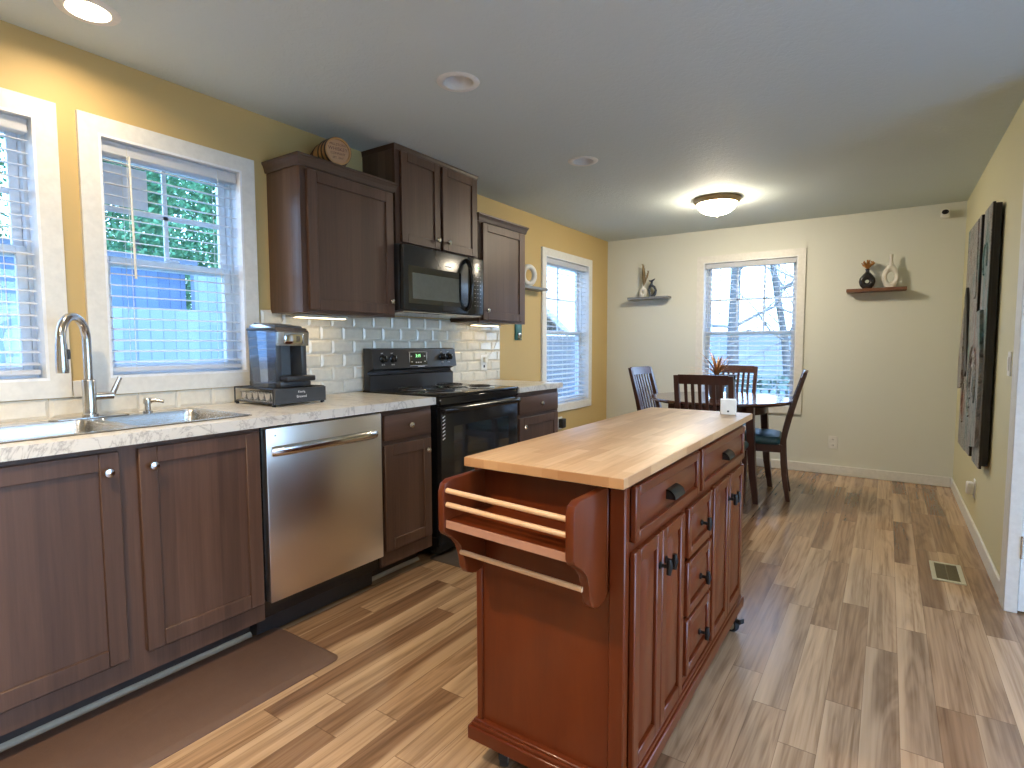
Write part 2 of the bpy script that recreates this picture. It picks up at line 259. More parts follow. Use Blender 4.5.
# ------------------------------------------------------------------ mesh helpers
class MB:
    def __init__(s): s.bm = bmesh.new()
    def box(s, a, b, bev=0.0, seg=1, mtx=None):
        a = list(a); b = list(b)
        for i in range(3):
            if a[i] > b[i]: a[i], b[i] = b[i], a[i]
        vs = [s.bm.verts.new((x, y, z)) for x in (a[0], b[0]) for y in (a[1], b[1]) for z in (a[2], b[2])]
        fs = [s.bm.faces.new([vs[i] for i in q]) for q in ((0, 1, 3, 2), (4, 6, 7, 5), (0, 4, 5, 1), (2, 3, 7, 6), (0, 2, 6, 4), (1, 5, 7, 3))]
        if bev > 0:
            es = list({e for f in fs for e in f.edges})
            r = bmesh.ops.bevel(s.bm, geom=es, offset=min(bev, 0.45*min(b[i]-a[i] for i in range(3))), segments=seg, affect='EDGES', profile=0.5)
            vs = list({v for f in r['faces'] for v in f.verts})
        if mtx is not None:
            for v in vs: v.co = mtx @ v.co
        return s
    def hexa(s, pts):
        vs = [s.bm.verts.new(p) for p in pts]
        for q in ((0, 3, 2, 1), (4, 5, 6, 7), (0, 1, 5, 4), (1, 2, 6, 5), (2, 3, 7, 6), (3, 0, 4, 7)): s.bm.faces.new([vs[i] for i in q])
        return s
    def prism(s, pts, axis, a, b, bev=0.0, seg=2):
        def P(p, t):
            return {'x': (t, p[0], p[1]), 'y': (p[0], t, p[1]), 'z': (p[0], p[1], t)}[axis]
        v0 = [s.bm.verts.new(P(p, a)) for p in pts]; v1 = [s.bm.verts.new(P(p, b)) for p in pts]
        f0 = s.bm.faces.new(v0); f1 = s.bm.faces.new(v1[::-1]); n = len(pts)
        for i in range(n): s.bm.faces.new((v0[i], v1[i], v1[(i+1) % n], v0[(i+1) % n]))
        if bev > 0:
            es = list(f0.edges) + list(f1.edges)
            bmesh.ops.bevel(s.bm, geom=es, offset=bev, segments=seg, affect='EDGES', profile=0.5)
        return s
    def tube(s, pts, r, seg=12, cap=True, flat=1.0):
        pts = [Vector(p) for p in pts]; n = len(pts); rr = r if isinstance(r, (list, tuple)) else [r]*n
        T = []
        for i in range(n):
            d = (pts[min(i+1, n-1)] - pts[max(i-1, 0)]); T.append(d.normalized() if d.length > 1e-9 else Vector((0, 0, 1)))
        ref = Vector((0, 0, 1)) if abs(T[0].z) < 0.9 else Vector((0, 1, 0))
        N = (ref - T[0]*ref.dot(T[0])).normalized(); rings = []
        for i in range(n):
            N = (N - T[i]*N.dot(T[i])).normalized(); B = T[i].cross(N)
            rings.append([s.bm.verts.new(pts[i] + (N*math.cos(2*PI*k/seg) + B*flat*math.sin(2*PI*k/seg))*rr[i]) for k in range(seg)])
        for i in range(n-1):
            for k in range(seg): s.bm.faces.new((rings[i][k], rings[i][(k+1) % seg], rings[i+1][(k+1) % seg], rings[i+1][k]))
        if cap: s.bm.faces.new(rings[0][::-1]); s.bm.faces.new(rings[-1])
        return s
    def lathe(s, prof, c=(0, 0, 0), seg=32, axis='z', mtx=None, sx=1.0, sy=1.0, cap=True):
        rings = []; c = Vector(c)
        for (r, h) in prof:
            ring = []
            for k in range(seg):
                a = 2*PI*k/seg; x, y = max(r, 1e-5)*math.cos(a)*sx, max(r, 1e-5)*math.sin(a)*sy
                p = {'z': Vector((x, y, h)), 'x': Vector((h, x, y)), 'y': Vector((y, h, x))}[axis]
                if mtx is not None: p = mtx @ p
                ring.append(s.bm.verts.new(p + c))
            rings.append(ring)
        for i in range(len(rings)-1):
            for k in range(seg): s.bm.faces.new((rings[i][k], rings[i][(k+1) % seg], rings[i+1][(k+1) % seg], rings[i+1][k]))
        if cap and prof[0][0] > 1e-4: s.bm.faces.new(rings[0][::-1])
        if cap and prof[-1][0] > 1e-4: s.bm.faces.new(rings[-1])
        return s
    def torus(s, c, R, r, mtx=None, seg=28, sec=10, sy=1.0, a0=0, a1=2*PI):
        pts = []
        for i in range(seg+1):
            a = a0 + (a1-a0)*i/seg; p = Vector((R*math.cos(a), R*sy*math.sin(a), 0))
            if mtx is not None: p = mtx @ p
            pts.append(p + Vector(c))
        return s.tube(pts, r, sec)
    def quad(s, pts):
        s.bm.faces.new([s.bm.verts.new(p) for p in pts]); return s
    def build(s, name, mat, parent=None, smooth=True, kind=None):
        bmesh.ops.recalc_face_normals(s.bm, faces=s.bm.faces)
        for f in s.bm.faces: f.smooth = smooth
        if smooth:
            for e in s.bm.edges:
                if len(e.link_faces) == 2 and e.calc_face_angle(0) > math.radians(38): e.smooth = False
        me = bpy.data.meshes.new(name); root = parent; org = Vector((0, 0, 0))
        while root is not None:
            org += root.location; root = root.parent
        if parent is not None:
            for v in s.bm.verts: v.co -= org
        s.bm.to_mesh(me); s.bm.free(); me.materials.append(mat)
        o = bpy.data.objects.new(name, me); COL.objects.link(o)
        if parent is not None: o.parent = parent
        if kind: o['kind'] = kind
        return o
def tag(o, label, cat=None, group=None, kind=None):
    o['label'] = label
    if cat: o['category'] = cat
    if group: o['group'] = group
    if kind: o['kind'] = kind
    return o
def thing(name, loc, label, cat, group=None):
    o = bpy.data.objects.new(name, None); COL.objects.link(o); o.location = loc; o.empty_display_size = 0.1
    return tag(o, label, cat, group)
def copy_tree(o, parent=None):
    c = o.copy(); COL.objects.link(c); c.parent = parent
    for ch in list(o.children): copy_tree(ch, c)
    return c
def text(body, size, mtx, mat, name, parent, ext=0.0006):
    cu = bpy.data.curves.new('lettering', 'FONT'); cu.body = body; cu.size = size; cu.extrude = ext; cu.align_x = 'CENTER'; cu.align_y = 'CENTER'
    tmp = bpy.data.objects.new('lettering', cu); COL.objects.link(tmp)
    bpy.context.view_layer.update()
    me = bpy.data.meshes.new_from_object(tmp.evaluated_get(bpy.context.evaluated_depsgraph_get()))
    bpy.data.objects.remove(tmp); me.transform(mtx)
    org = Vector((0, 0, 0)); r = parent
    while r is not None: org += r.location; r = r.parent
    me.transform(Matrix.Translation(-org)); me.materials.clear(); me.materials.append(mat)
    o = bpy.data.objects.new(name, me); COL.objects.link(o); o.parent = parent; return o
FX = Matrix(((0, 0, 1, 0), (1, 0, 0, 0), (0, 1, 0, 0), (0, 0, 0, 1)))   # text plane facing +x, reading along +y

# ------------------------------------------------------------------ room shell
W, L, H = 3.118, 5.825, 2.336
YB, XR, YJ = -2.7, 4.7, 3.24      # wall behind the camera, wider part of the room, corner
TH = 0.14
winL = [(0.175, 0.765, 1.06, 2.03), (0.962, 1.552, 1.06, 2.03), (4.445, 5.335, 0.61, 2.01)]
winD = (1.057, 1.915, 0.60, 2.012)
winR = (-0.6, 2.6, 0.12, 2.08)
def holed(mbx, u0, u1, z0, z1, holes, put):
    us = sorted({u0, u1, *[h[0] for h in holes], *[h[1] for h in holes]}); zs = sorted({z0, z1, *[h[2] for h in holes], *[h[3] for h in holes]})
    for i in range(len(us)-1):
        run = []
        for j in range(len(zs)-1):
            cu, cz = (us[i]+us[i+1])/2, (zs[j]+zs[j+1])/2
            if any(h[0] < cu < h[1] and h[2] < cz < h[3] for h in holes): run.append(None)
            else: run.append((zs[j], zs[j+1]))
        k = 0
        while k < len(run):
            if run[k] is None: k += 1; continue
            a = run[k][0]
            while k < len(run) and run[k] is not None: b = run[k][1]; k += 1
            put(us[i], us[i+1], a, b)
m = MB(); m.box((-TH, YB, -0.1), (XR+TH, L+TH, 0)); m.build('floor', M['floor'], kind='structure')
m = MB(); holed(m, YB, L+TH, 0, H+0.2, winL, lambda a, b, c, d: m.box((-TH, a, c), (0, b, d))); m.build('wall_left', M['wall_y'], kind='structure', smooth=False)
m = MB(); holed(m, 0, W, 0, H+0.2, [winD], lambda a, b, c, d: m.box((a, L, c), (b, L+TH, d))); m.build('wall_far', M['wall_c'], kind='structure', smooth=False)
m = MB(); m.box((W, YJ+0.11, 0), (W+TH, L+TH, H+0.2)); m.build('wall_right', M['wall_r'], kind='structure', smooth=False)
m = MB(); m.box((W, YJ+0.045, 0), (XR+TH, YJ+0.11, H+0.2)); m.box((W+0.92, YJ, 0), (XR+TH, YJ+0.045, H+0.2)); m.box((W, YJ, 2.05), (W+0.92, YJ+0.045, H+0.2)); m.build('wall_hall', M['wall_r'], kind='structure', smooth=False)
m = MB(); holed(m, YB, YJ, 0, H+0.2, [winR], lambda a, b, c, d: m.box((XR, a, c), (XR+TH, b, d))); m.build('wall_side', M['wall_r'], kind='structure', smooth=False)
m = MB(); m.box((-TH, YB-TH, 0), (XR+TH, YB, H+0.2)); m.build('wall_behind', M['wall_c'], kind='structure', smooth=False)

cans = [(0.321, 0.841, True), (1.033, 1.958, False), (1.009, 3.209, False), (1.35, -0.05, True), (2.6, -1.0, True), (3.7, 1.0, True), (4.0, -0.6, True)]  # lit ones beyond the visible row are added out of view as fill
CR = 0.068
bm = bmesh.new(); edges = []
def loop(pts):
    vs = [bm.verts.new(p) for p in pts]
    for i in range(len(vs)): edges.append(bm.edges.new((vs[i], vs[(i+1) % len(vs)])))
loop([(-TH, YB-TH, H), (XR+TH, YB-TH, H), (XR+TH, L+TH, H), (-TH, L+TH, H)])
for (x, y, on) in cans: loop([(x+CR*math.cos(2*PI*k/28), y+CR*math.sin(2*PI*k/28), H) for k in range(28)])
bmesh.ops.triangle_fill(bm, use_beauty=True, use_dissolve=False, edges=edges)
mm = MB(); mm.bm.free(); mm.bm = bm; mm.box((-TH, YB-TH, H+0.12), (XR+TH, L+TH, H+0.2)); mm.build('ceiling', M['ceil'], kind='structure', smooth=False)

def baseboard(name, a, b, wallax):
    mb = MB(); t, h = 0.014, 0.085
    if wallax == 'y': mb.box((a[0], a[1]-t, 0), (b[0], a[1], h), 0.004)
    else: mb.box((a[0]-t, a[1], 0), (a[0], b[1], h), 0.004)
    mb.build(name, M['white'], kind='structure')
baseboard('baseboard_far', (0, L), (W-0.014, L), 'y'); baseboard('baseboard_right', (W, YJ+0.11), (W, L), 'x')
m = MB(); m.box((W-0.0155, YJ+0.0445, 0), (W, YJ+0.11, 2.12)); m.box((W-0.016, YJ-0.016, 0), (W+0.032, YJ+0.044, 2.12), 0.003); m.box((W+0.92, YJ-0.016, 0), (W+0.99, YJ-0.0005, 2.12), 0.003); m.box((W+0.033, YJ-0.0155, 2.05), (W+0.919, YJ-0.0005, 2.119))
m.build('trim_1', M['white'], kind='structure')
# white panel door beside the corner
m = MB(); m.box((W+0.033, YJ-0.004, 0.008), (W+0.918, YJ+0.04, 2.045), 0.002)
for (xa, xb) in ((W+0.15, W+0.44), (W+0.52, W+0.81)):
    for (za, zb) in ((0.22, 0.95), (1.1, 1.85)):
        m.box((xa, YJ-0.010, za), (xb, YJ, zb), 0.006)
dr = m.build('door_1', M['doorw'], kind='structure')
MB().lathe([(0.0, 0.06), (0.024, 0.055), (0.028, 0.04), (0.018, 0.025), (0.01, 0.02), (0.01, 0.0)], (W+0.86, YJ-0.064, 0.98), 20, 'y').build('door_knob', M['nickel'], dr)
for z in (0.3, 1.05, 1.8): MB().tube([(W+0.033, YJ-0.018, z-0.05), (W+0.033, YJ-0.018, z+0.05)], 0.005, 10).build('hinge', M['nickel'], dr)

# windows ---------------------------------------------------------------
def window(n, side, u0, u1, z0, z1, cas, cols, rows, blind_label, wand=True, low_cut=0.0, blind=True, sticker=False):
    if side == 'L': T = lambda u, d, z: (-d, u, z)          # d = depth outward
    elif side == 'D': T = lambda u, d, z: (u, L+d, z)
    else: T = lambda u, d, z: (XR+d, u, z)
    def bx(mb, ua, ub, da, db, za, zb, bev=0): mb.box(T(ua, da, za), T(ub, db, zb), bev)
    mb = MB(); c = cas; cp = -0.018
    def board(p):     # casing board of four inner/outer corners, mitred
        pts = [T(u, cp, z) for (u, z) in p] + [T(u, 0, z) for (u, z) in p]; mb.hexa(pts)
    O = [(u0-c, z0-c), (u1+c, z0-c), (u1+c, z1+c), (u0-c, z1+c)]; I = [(u0, z0), (u1, z0), (u1, z1), (u0, z1)]
    for i in range(4): board([O[i], O[(i+1) % 4], I[(i+1) % 4], I[i]])
    win = mb.build('window_%d' % n, M['white'], kind='structure')
    mb = MB(); j = 0.010
    bx(mb, u0, u0+j, -0.018, TH, z0, z1); bx(mb, u1-j, u1, -0.018, TH, z0, z1); bx(mb, u0+j, u1-j, -0.018, TH, z1-j, z1); bx(mb, u0+j, u1-j, -0.018, TH, z0, z0+j)
    mb.build('jamb', M['vinyl'], win)
    a, b, p, q = u0+j, u1-j, z0+j, z1-j; mid = (z0+z1)/2 - low_cut; f = 0.032
    mb = MB(); f2 = 0.012
    bx(mb, a, a+f2, 0.065, 0.135, p, q); bx(mb, b-f2, b, 0.065, 0.135, p, q); bx(mb, a+f2, b-f2, 0.065, 0.135, q-f2, q); bx(mb, a+f2, b-f2, 0.065, 0.135, p, p+f2)
    mb.build('frame', M['vinyl'], win); a += f2; b -= f2; p += f2; q -= f2
    for (nm, za, zb, d0) in (('upper_sash', mid-0.02, q, 0.10), ('lower_sash', p, mid+0.02, 0.072)):
        mb = MB(); bx(mb, a, a+f, d0, d0+0.026, za, zb, 0.003); bx(mb, b-f, b, d0, d0+0.026, za, zb, 0.003); bx(mb, a+f, b-f, d0, d0+0.026, za, za+f, 0.003); bx(mb, a+f, b-f, d0, d0+0.026, zb-f, zb, 0.003)
        if nm == 'upper_sash':
            for k in range(1, cols): uu = a+f+(b-a-2*f)*k/cols; bx(mb, uu-0.009, uu+0.009, d0+0.008, d0+0.018, za+f, zb-f)
            for k in range(1, rows): zz = za+f+(zb-za-2*f)*k/rows; bx(mb, a+f, b-f, d0+0.008, d0+0.018, zz-0.009, zz+0.009)
        sash = mb.build(nm, M['vinyl'], win)
        mb = MB(); bx(mb, a+f-0.004, b-f+0.004, d0+0.011, d0+0.015, za+f-0.004, zb-f+0.004); mb.build('pane', M['glass'], sash)
        if nm == 'upper_sash' and sticker:
            mb = MB(); bx(mb, a+f+0.004, a+f+0.17, d0+0.0095, d0+0.0105, zb-f-0.19, zb-f-0.02); tag(mb.build('sticker', M['paper'], sash), 'white paper sticker on the glass')
    # sash lock
    mb = MB(); bx(mb, (a+b)/2-0.03, (a+b)/2+0.03, 0.06, 0.075, mid+0.02, mid+0.032, 0.003); mb.build('sash_lock', M['vinyl'], win)
    if not blind: return
    bl = thing('window_blind', T((u0+u1)/2, 0.03, z1-0.05), blind_label, 'blind', None)
    mb = MB(); bx(mb, u0+0.016, u1-0.016, 0.004, 0.056, z1-0.062, z1-0.014, 0.003); mb.build('headrail', M['slat'], bl)
    top, bot = z1-0.088, z0+0.062; ns = int(round((top-bot)/0.0468)); mb = MB()
    for k in range(ns+1):
        z = bot + (top-bot)*k/ns; tl = 0.0035
        for (d0, d1, h0, h1) in ((0.006, 0.03, -tl, 0.002), (0.03, 0.054, 0.002, tl)):
            mb.hexa([T(u0+0.018, d0, z+h0), T(u1-0.018, d0, z+h0), T(u1-0.018, d1, z+h1), T(u0+0.018, d1, z+h1),
                     T(u0+0.018, d0, z+h0+0.0026), T(u1-0.018, d0, z+h0+0.0026), T(u1-0.018, d1, z+h1+0.0026), T(u0+0.018, d1, z+h1+0.0026)])
    mb.build('slats', M['slat'], bl)
    mb = MB(); bx(mb, u0+0.018, u1-0.018, 0.006, 0.054, z0+0.022, z0+0.042, 0.004); mb.build('bottom_rail', M['slat'], bl)
    nc = 2 if u1-u0 < 0.7 else 3
    for k in range(nc):
        uu = u0 + (u1-u0)*(0.18 + 0.64*k/(nc-1)); mb = MB()
        for d in (0.004, 0.056): mb.tube([T(uu, d, z0+0.03), T(uu, d, z1-0.02)], 0.0011, 5)
        mb.build('ladder_cord', M['cord'], bl)
    if wand:
        uu = u0 + (u1-u0)*0.19; mb = MB(); mb.tube([T(uu, -0.004, z1-0.06), T(uu+0.002, -0.010, z1-0.56)], [0.004, 0.0055], 8); mb.build('tilt_wand', M['cord'], bl)
window(1, 'L', *winL[0], 0.066, 2, 2, 'white slatted blind in the leftmost window by the sink, cut by the frame edge', wand=False)
window(2, 'L', *winL[1], 0.066, 2, 2, 'white slatted blind with tilt wand in the window between sink and coffee maker', sticker=True)
window(3, 'L', *winL[2], 0.066, 2, 2, 'white slatted blind in the yellow wall window beyond the stove', wand=False)
window(4, 'D', *winD, 0.064, 3, 2, 'white slatted blind in the far wall window behind the dining table')
window(5, 'R', *winR, 0.066, 3, 2, '', blind=False)  # side window out of view, enlarged to bring in more daylight

# ------------------------------------------------------------------ ceiling lamps
def recessed(x, y, on, label):
    t = thing('recessed_light', (x, y, H), label, 'ceiling light', 'recessed ceiling lights')
    MB().lathe([(CR-0.002, 0.0), (CR-0.003, -0.004), (CR+0.004, -0.007), (CR+0.022, -0.004), (CR+0.026, 0.0)], (x, y, H), 40, cap=False).build('trim_ring', M['white'], t)
    m = MB(); m.lathe([(CR-0.004, -0.004), (CR-0.016, 0.05), (CR-0.02, 0.075), (0.0, 0.076)], (x, y, H), 36, cap=False); m.build('reflector', M['white'], t)
    m = MB(); m.lathe([(0.0, 0.036), (0.030, 0.038), (0.044, 0.048), (0.046, 0.07)], (x, y, H), 28, cap=False); m.build('lamp_lens', M['bulb_on' if on else 'bulb_off'], t)
    if on:
        ld = bpy.data.lights.new('lamp', 'AREA'); ld.shape = 'DISK'; ld.size = 0.11; ld.energy = CAN_W*(0.22 if y > 0 and x < 1 else 1.45 if x == 1.35 else 0.8); ld.color = WARM if x < 1.4 else NEUT
        lo = bpy.data.objects.new('lamp', ld); COL.objects.link(lo); lo.location = (0, 0, 0.020); lo.parent = t
labs = ['lit recessed ceiling light near the windows at the upper left', 'unlit recessed ceiling light nearest the tall cabinets, middle of the row', 'unlit recessed ceiling light between the microwave and the dome lamp']
for i, (x, y, on) in enumerate(cans): recessed(x, y, on, labs[i] if i < 3 else 'added recessed fill light out of frame %s' % ['left of the viewer over the counter aisle', 'behind the viewer in the middle', 'to the right near the unseen side window', 'behind the viewer by the side wall'][i-3])
dx, dy = 1.472, 4.62
t = thing('dome_light', (dx, dy, H), 'lit frosted glass dome ceiling lamp with brass ring above the dining table', 'ceiling light')
MB().lathe([(0.175, 0.0), (0.178, -0.012), (0.168, -0.03), (0.158, -0.042), (0.150, -0.042), (0.150, 0.0)], (dx, dy, H), 48, cap=False).build('ring', M['brass'], t)
MB().lathe([(0.149, -0.036), (0.145, -0.055), (0.125, -0.085), (0.09, -0.108), (0.05, -0.12), (0.0, -0.123)], (dx, dy, H), 48, cap=False).build('glass_shade', M['dome'], t)
MB().lathe([(0.0, -0.148), (0.007, -0.146), (0.011, -0.136), (0.006, -0.128), (0.012, -0.122), (0.0, -0.118)], (dx, dy, H), 16).build('finial', M['brass'], t)

# ------------------------------------------------------------------ base cabinets
FXX = 0.612   # face frame plane; doors stand proud to 0.632
def shaker(mb, y0, y1, z0, z1, x0, x1, rail=0.055, rec=0.009):
    mb.box((x0, y0, z0), (x1, y0+rail, z1), 0.0025); mb.box((x0, y1-rail, z0), (x1, y1, z1), 0.0025)
    mb.box((x0, y0+rail, z0), (x1, y1-rail, z0+rail), 0.002); mb.box((x0, y0+rail, z1-rail), (x1, y1-rail, z1), 0.002)
    mb.box((x0, y0+rail, z0+rail), (x1-rec, y1-rail, z1-rail))
def knob(x, y, z, parent):
    m = MB(); m.lathe([(0.006, 0.0), (0.006, 0.012), (0.012, 0.016), (0.0155, 0.021), (0.013, 0.027), (0.0, 0.030)], (x, y, z), 20, 'x')
    m.build('knob', M['nickel'], parent)
def base_cab(name, label, y0, y1, doors, drawers, side_right=False):
    t = thing(name, (0.3, (y0+y1)/2, 0), label, 'cabinet')
    m = MB(); m.box((0.01, y0, 0.10), (FXX-0.02, y1, 0.872)); m.build('body', M['cabside'], t)
    ff = MB()
    ys = sorted([y0] + [v for d in doors for v in (d[0], d[1])] + [y1]); st = 0.03
    cuts = [y0]
    ff.box((FXX-0.02, y0, 0.10), (FXX, y1, 0.165)); ff.box((FXX-0.02, y0, 0.845), (FXX, y1, 0.872))
    edges_ = sorted({(y0, doors[0][0]+0.02), (doors[-1][1]-0.02, y1)})
    for (a, b) in edges_: ff.box((FXX-0.02, a, 0.165), (FXX, b, 0.845))
    for i in range(len(doors)-1): ff.box((FXX-0.02, doors[i][1]-0.02, 0.165), (FXX, doors[i+1][0]+0.02, 0.845))
    if drawers: ff.box((FXX-0.02, doors[0][0]+0.02, 0.695), (FXX, doors[-1][1]-0.02, 0.735))
    ff.build('face_frame', M['cab'], t)
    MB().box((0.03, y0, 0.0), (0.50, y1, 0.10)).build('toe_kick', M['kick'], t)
    MB().prism([(0.50, 0.0), (0.516, 0.0), (0.514, 0.009), (0.508, 0.015), (0.50, 0.017)], 'y', y0, y1).build('shoe_strip', M['strip'], t)
    for (a, b, za, zb, ky) in doors:
        m = MB(); shaker(m, a, b, za, zb, FXX, FXX+0.02); d = m.build('door', M['cab'], t); knob(FXX+0.02, ky, zb-0.06, d)
    for (a, b, za, zb) in drawers:
        m = MB(); m.box((FXX, a, za), (FXX+0.02, b, zb), 0.004, 2); d = m.build('drawer_front', M['cabh'], t); knob(FXX+0.02, (a+b)/2, (za+zb)/2, d)
    return t
base_cab('sink_base_cabinet', 'dark oak sink base cabinet with two shaker doors at the lower left', 0.29, 1.232, [(0.33, 0.748, 0.175, 0.858, 0.712), (0.803, 1.222, 0.175, 0.858, 0.84)], [])
base_cab('base_cabinet', 'narrow dark oak cabinet with one drawer and door between dishwasher and stove', 1.85, 2.215, [(1.868, 2.198, 0.175, 0.702, 2.155)], [(1.868, 2.198, 0.725, 0.852)])
base_cab('base_cabinet', 'dark oak cabinet with drawer over door to the far side of the stove', 3.046, 3.60, [(3.062, 3.575, 0.175, 0.702, 3.105)], [(3.062, 3.575, 0.725, 0.845)])
base_cab('base_cabinet', 'dark oak base cabinet left of the sink outside the frame', -0.62, 0.28, [(-0.58, -0.19, 0.175, 0.858, -0.23), (-0.14, 0.25, 0.175, 0.858, -0.10)], [])

# countertops (left one has the sink cut-out)
SK = (0.095, 0.425, 0.565, 1.235)   # sink outer x0,y0,x1,y1
def worktop(label, y0, y1, hole=None):
    m = MB(); z0, z1 = 0.876, 0.914
    if hole:
        hx0, hy0, hx1, hy1 = hole
        m.box((0.0, y0, z0), (0.648, hy0, z1)); m.box((0.0, hy1, z0), (0.648, y1, z1)); m.box((0.0, hy0, z0), (hx0, hy1, z1)); m.box((hx1, hy0, z0), (0.648, hy1, z1))
    else: m.box((0.0, y0, z0), (0.648, y1, z1), 0.003)
    return tag(m.build('countertop', M['counter'], smooth=False), label, 'countertop')
worktop('long pale marble-look countertop with the sink, running to the stove', -0.62, 2.22, (SK[0]+0.014, SK[1]+0.014, SK[2]-0.014, SK[3]-0.014))
worktop('short pale marble-look countertop beyond the stove', 3.036, 3.622)

# sink
t = thing('kitchen_sink', ((SK[0]+SK[2])/2, (SK[1]+SK[3])/2, 0.914), 'stainless steel double bowl sink set in the countertop', 'sink')
bowls = [(0.175, 0.455, 0.535, 0.815), (0.175, 0.848, 0.535, 1.205)]
m = MB()
xs = [SK[0], 0.175, 0.535, SK[2]]; ysq = [SK[1], 0.455, 0.815, 0.848, 1.205, SK[3]]
for i in range(3):
    for j in range(5):
        if i == 1 and j in (1, 3): continue
        m.box((xs[i], ysq[j], 0.9145), (xs[i+1], ysq[j+1], 0.9185))
bmesh.ops.remove_doubles(m.bm, verts=m.bm.verts, dist=1e-5)
m.build('rim', M['steel'], t)
for (x0, y0, x1, y1) in bowls:
    m = MB(); n = 8; rings = []
    for (ins, z, r) in ((0.0, 0.9187, 0.035), (0.003, 0.905, 0.038), (0.010, 0.80, 0.05), (0.018, 0.765, 0.06), (0.04, 0.745, 0.06), (0.12, 0.74, 0.03)):
        ring = []; ax0, ay0, ax1, ay1 = x0+ins, y0+ins, x1-ins, y1-ins
        for (cx, cy, a0) in ((ax1-r, ay1-r, 0), (ax0+r, ay1-r, PI/2), (ax0+r, ay0+r, PI), (ax1-r, ay0+r, 1.5*PI)):
            for k in range(n+1): a = a0+PI/2*k/n; ring.append(m.bm.verts.new((cx+r*math.cos(a), cy+r*math.sin(a), z)))
        rings.append(ring)
    for i in range(len(rings)-1):
        for k in range(len(rings[0])): kk = (k+1) % len(rings[0]); m.bm.faces.new((rings[i][k], rings[i][kk], rings[i+1][kk], rings[i+1][k]))
    m.bm.faces.new(rings[-1])
    # corner fillets of the rim opening
    for (cx, cy, sxn, syn) in ((x0, y0, 1, 1), (x1, y0, -1, 1), (x1, y1, -1, -1), (x0, y1, 1, -1)):
        r = 0.035; pts = [(cx, cy)] + [(cx+sxn*(r - r*math.cos(a)), cy+syn*(r-r*math.sin(a))) for a in [PI/2*k/6 for k in range(7)]]
        m.prism(pts, 'z', 0.9147, 0.9186)
    b = m.build('bowl', M['steel'], t)
    MB().lathe([(0.0, 0.002), (0.03, 0.002), (0.042, 0.004), (0.045, 0.0)], ((x0+x1)/2, (y0+y1)/2, 0.7405), 24).build('drain', M['chrome'], b)

# faucet
fx_, fy_ = 0.14, 0.845
t = thing('faucet', (fx_, fy_, 0.9185), 'tall brushed nickel gooseneck pull-down faucet on the sink deck', 'faucet')
m = MB(); m.prism([(fx_-0.028+0.0*k, 0) for k in range(0)] or [(fx_ + 0.028*math.cos(a) , fy_ + (0.10 if math.sin(a) > 0 else -0.10) + 0.028*math.sin(a)) for a in [2*PI*k/24+0.13 for k in range(24)]], 'z', 0.9187, 0.924, 0.0015); m.build('deck_plate', M['faucet'], t)
m = MB(); m.lathe([(0.026, 0.924), (0.026, 0.934), (0.0225, 0.938), (0.0225, 1.06), (0.021, 1.064), (0.0155, 1.066)], (fx_, fy_, 0), 28); m.build('body', M['faucet'], t)
m = MB(); dirv = Vector((0.72, -0.70, 0)); dirv.normalize(); R0 = 0.082; zc = 1.214
pts = [Vector((fx_, fy_, 1.06)), Vector((fx_, fy_, 1.15)), Vector((fx_, fy_, zc))]
for k in range(1, 17):
    a = PI*k/16; pts.append(Vector((fx_, fy_, zc)) + dirv*(R0-R0*math.cos(a)) + Vector((0, 0, R0*math.sin(a))))
end = pts[-1].copy(); pts.append(end - Vector((0, 0, 0.02)))
m.tube(pts, 0.0145, 18); m.build('gooseneck', M['faucet'], t)
m = MB(); m.tube([end - Vector((0, 0, 0.015)), end - Vector((0, 0, 0.05)), end - Vector((0, 0, 0.105)), end - Vector((0, 0, 0.118))], [0.0165, 0.0175, 0.0195, 0.0185], 20)
sh = m.build('spray_head', M['faucet'], t)
m = MB(); bc = end + Vector((0.008, 0.016, -0.05)); m.box((bc.x-0.005, bc.y-0.004, bc.z-0.02), (bc.x+0.006, bc.y+0.006, bc.z+0.015), 0.003); m.build('spray_button', M['blackm'], sh)
m = MB(); m.tube([(fx_, fy_+0.015, 1.0), (fx_+0.01, fy_+0.075, 1.0)], 0.0145, 18); m.tube([(fx_+0.01, fy_+0.070, 1.002), (fx_+0.012, fy_+0.080, 1.025), (fx_+0.014, fy_+0.098, 1.068)], [0.011, 0.010, 0.0085], 14, flat=0.6); m.build('handle', M['faucet'], t)
t = thing('soap_dispenser', (0.15, 1.038, 0.9185), 'small nickel soap dispenser beside the faucet', 'soap dispenser')
MB().lathe([(0.017, 0.9187), (0.017, 0.926), (0.011, 0.929), (0.011, 0.955), (0.0155, 0.957), (0.0155, 0.974), (0.011, 0.979), (0, 0.98)], (0.15, 1.038, 0), 22).build('base', M['faucet'], t)
MB().tube([(0.15, 1.038, 0.967), (0.17, 1.063, 0.969), (0.185, 1.085, 0.962)], [0.0075, 0.007, 0.006], 12).build('spout', M['faucet'], t)

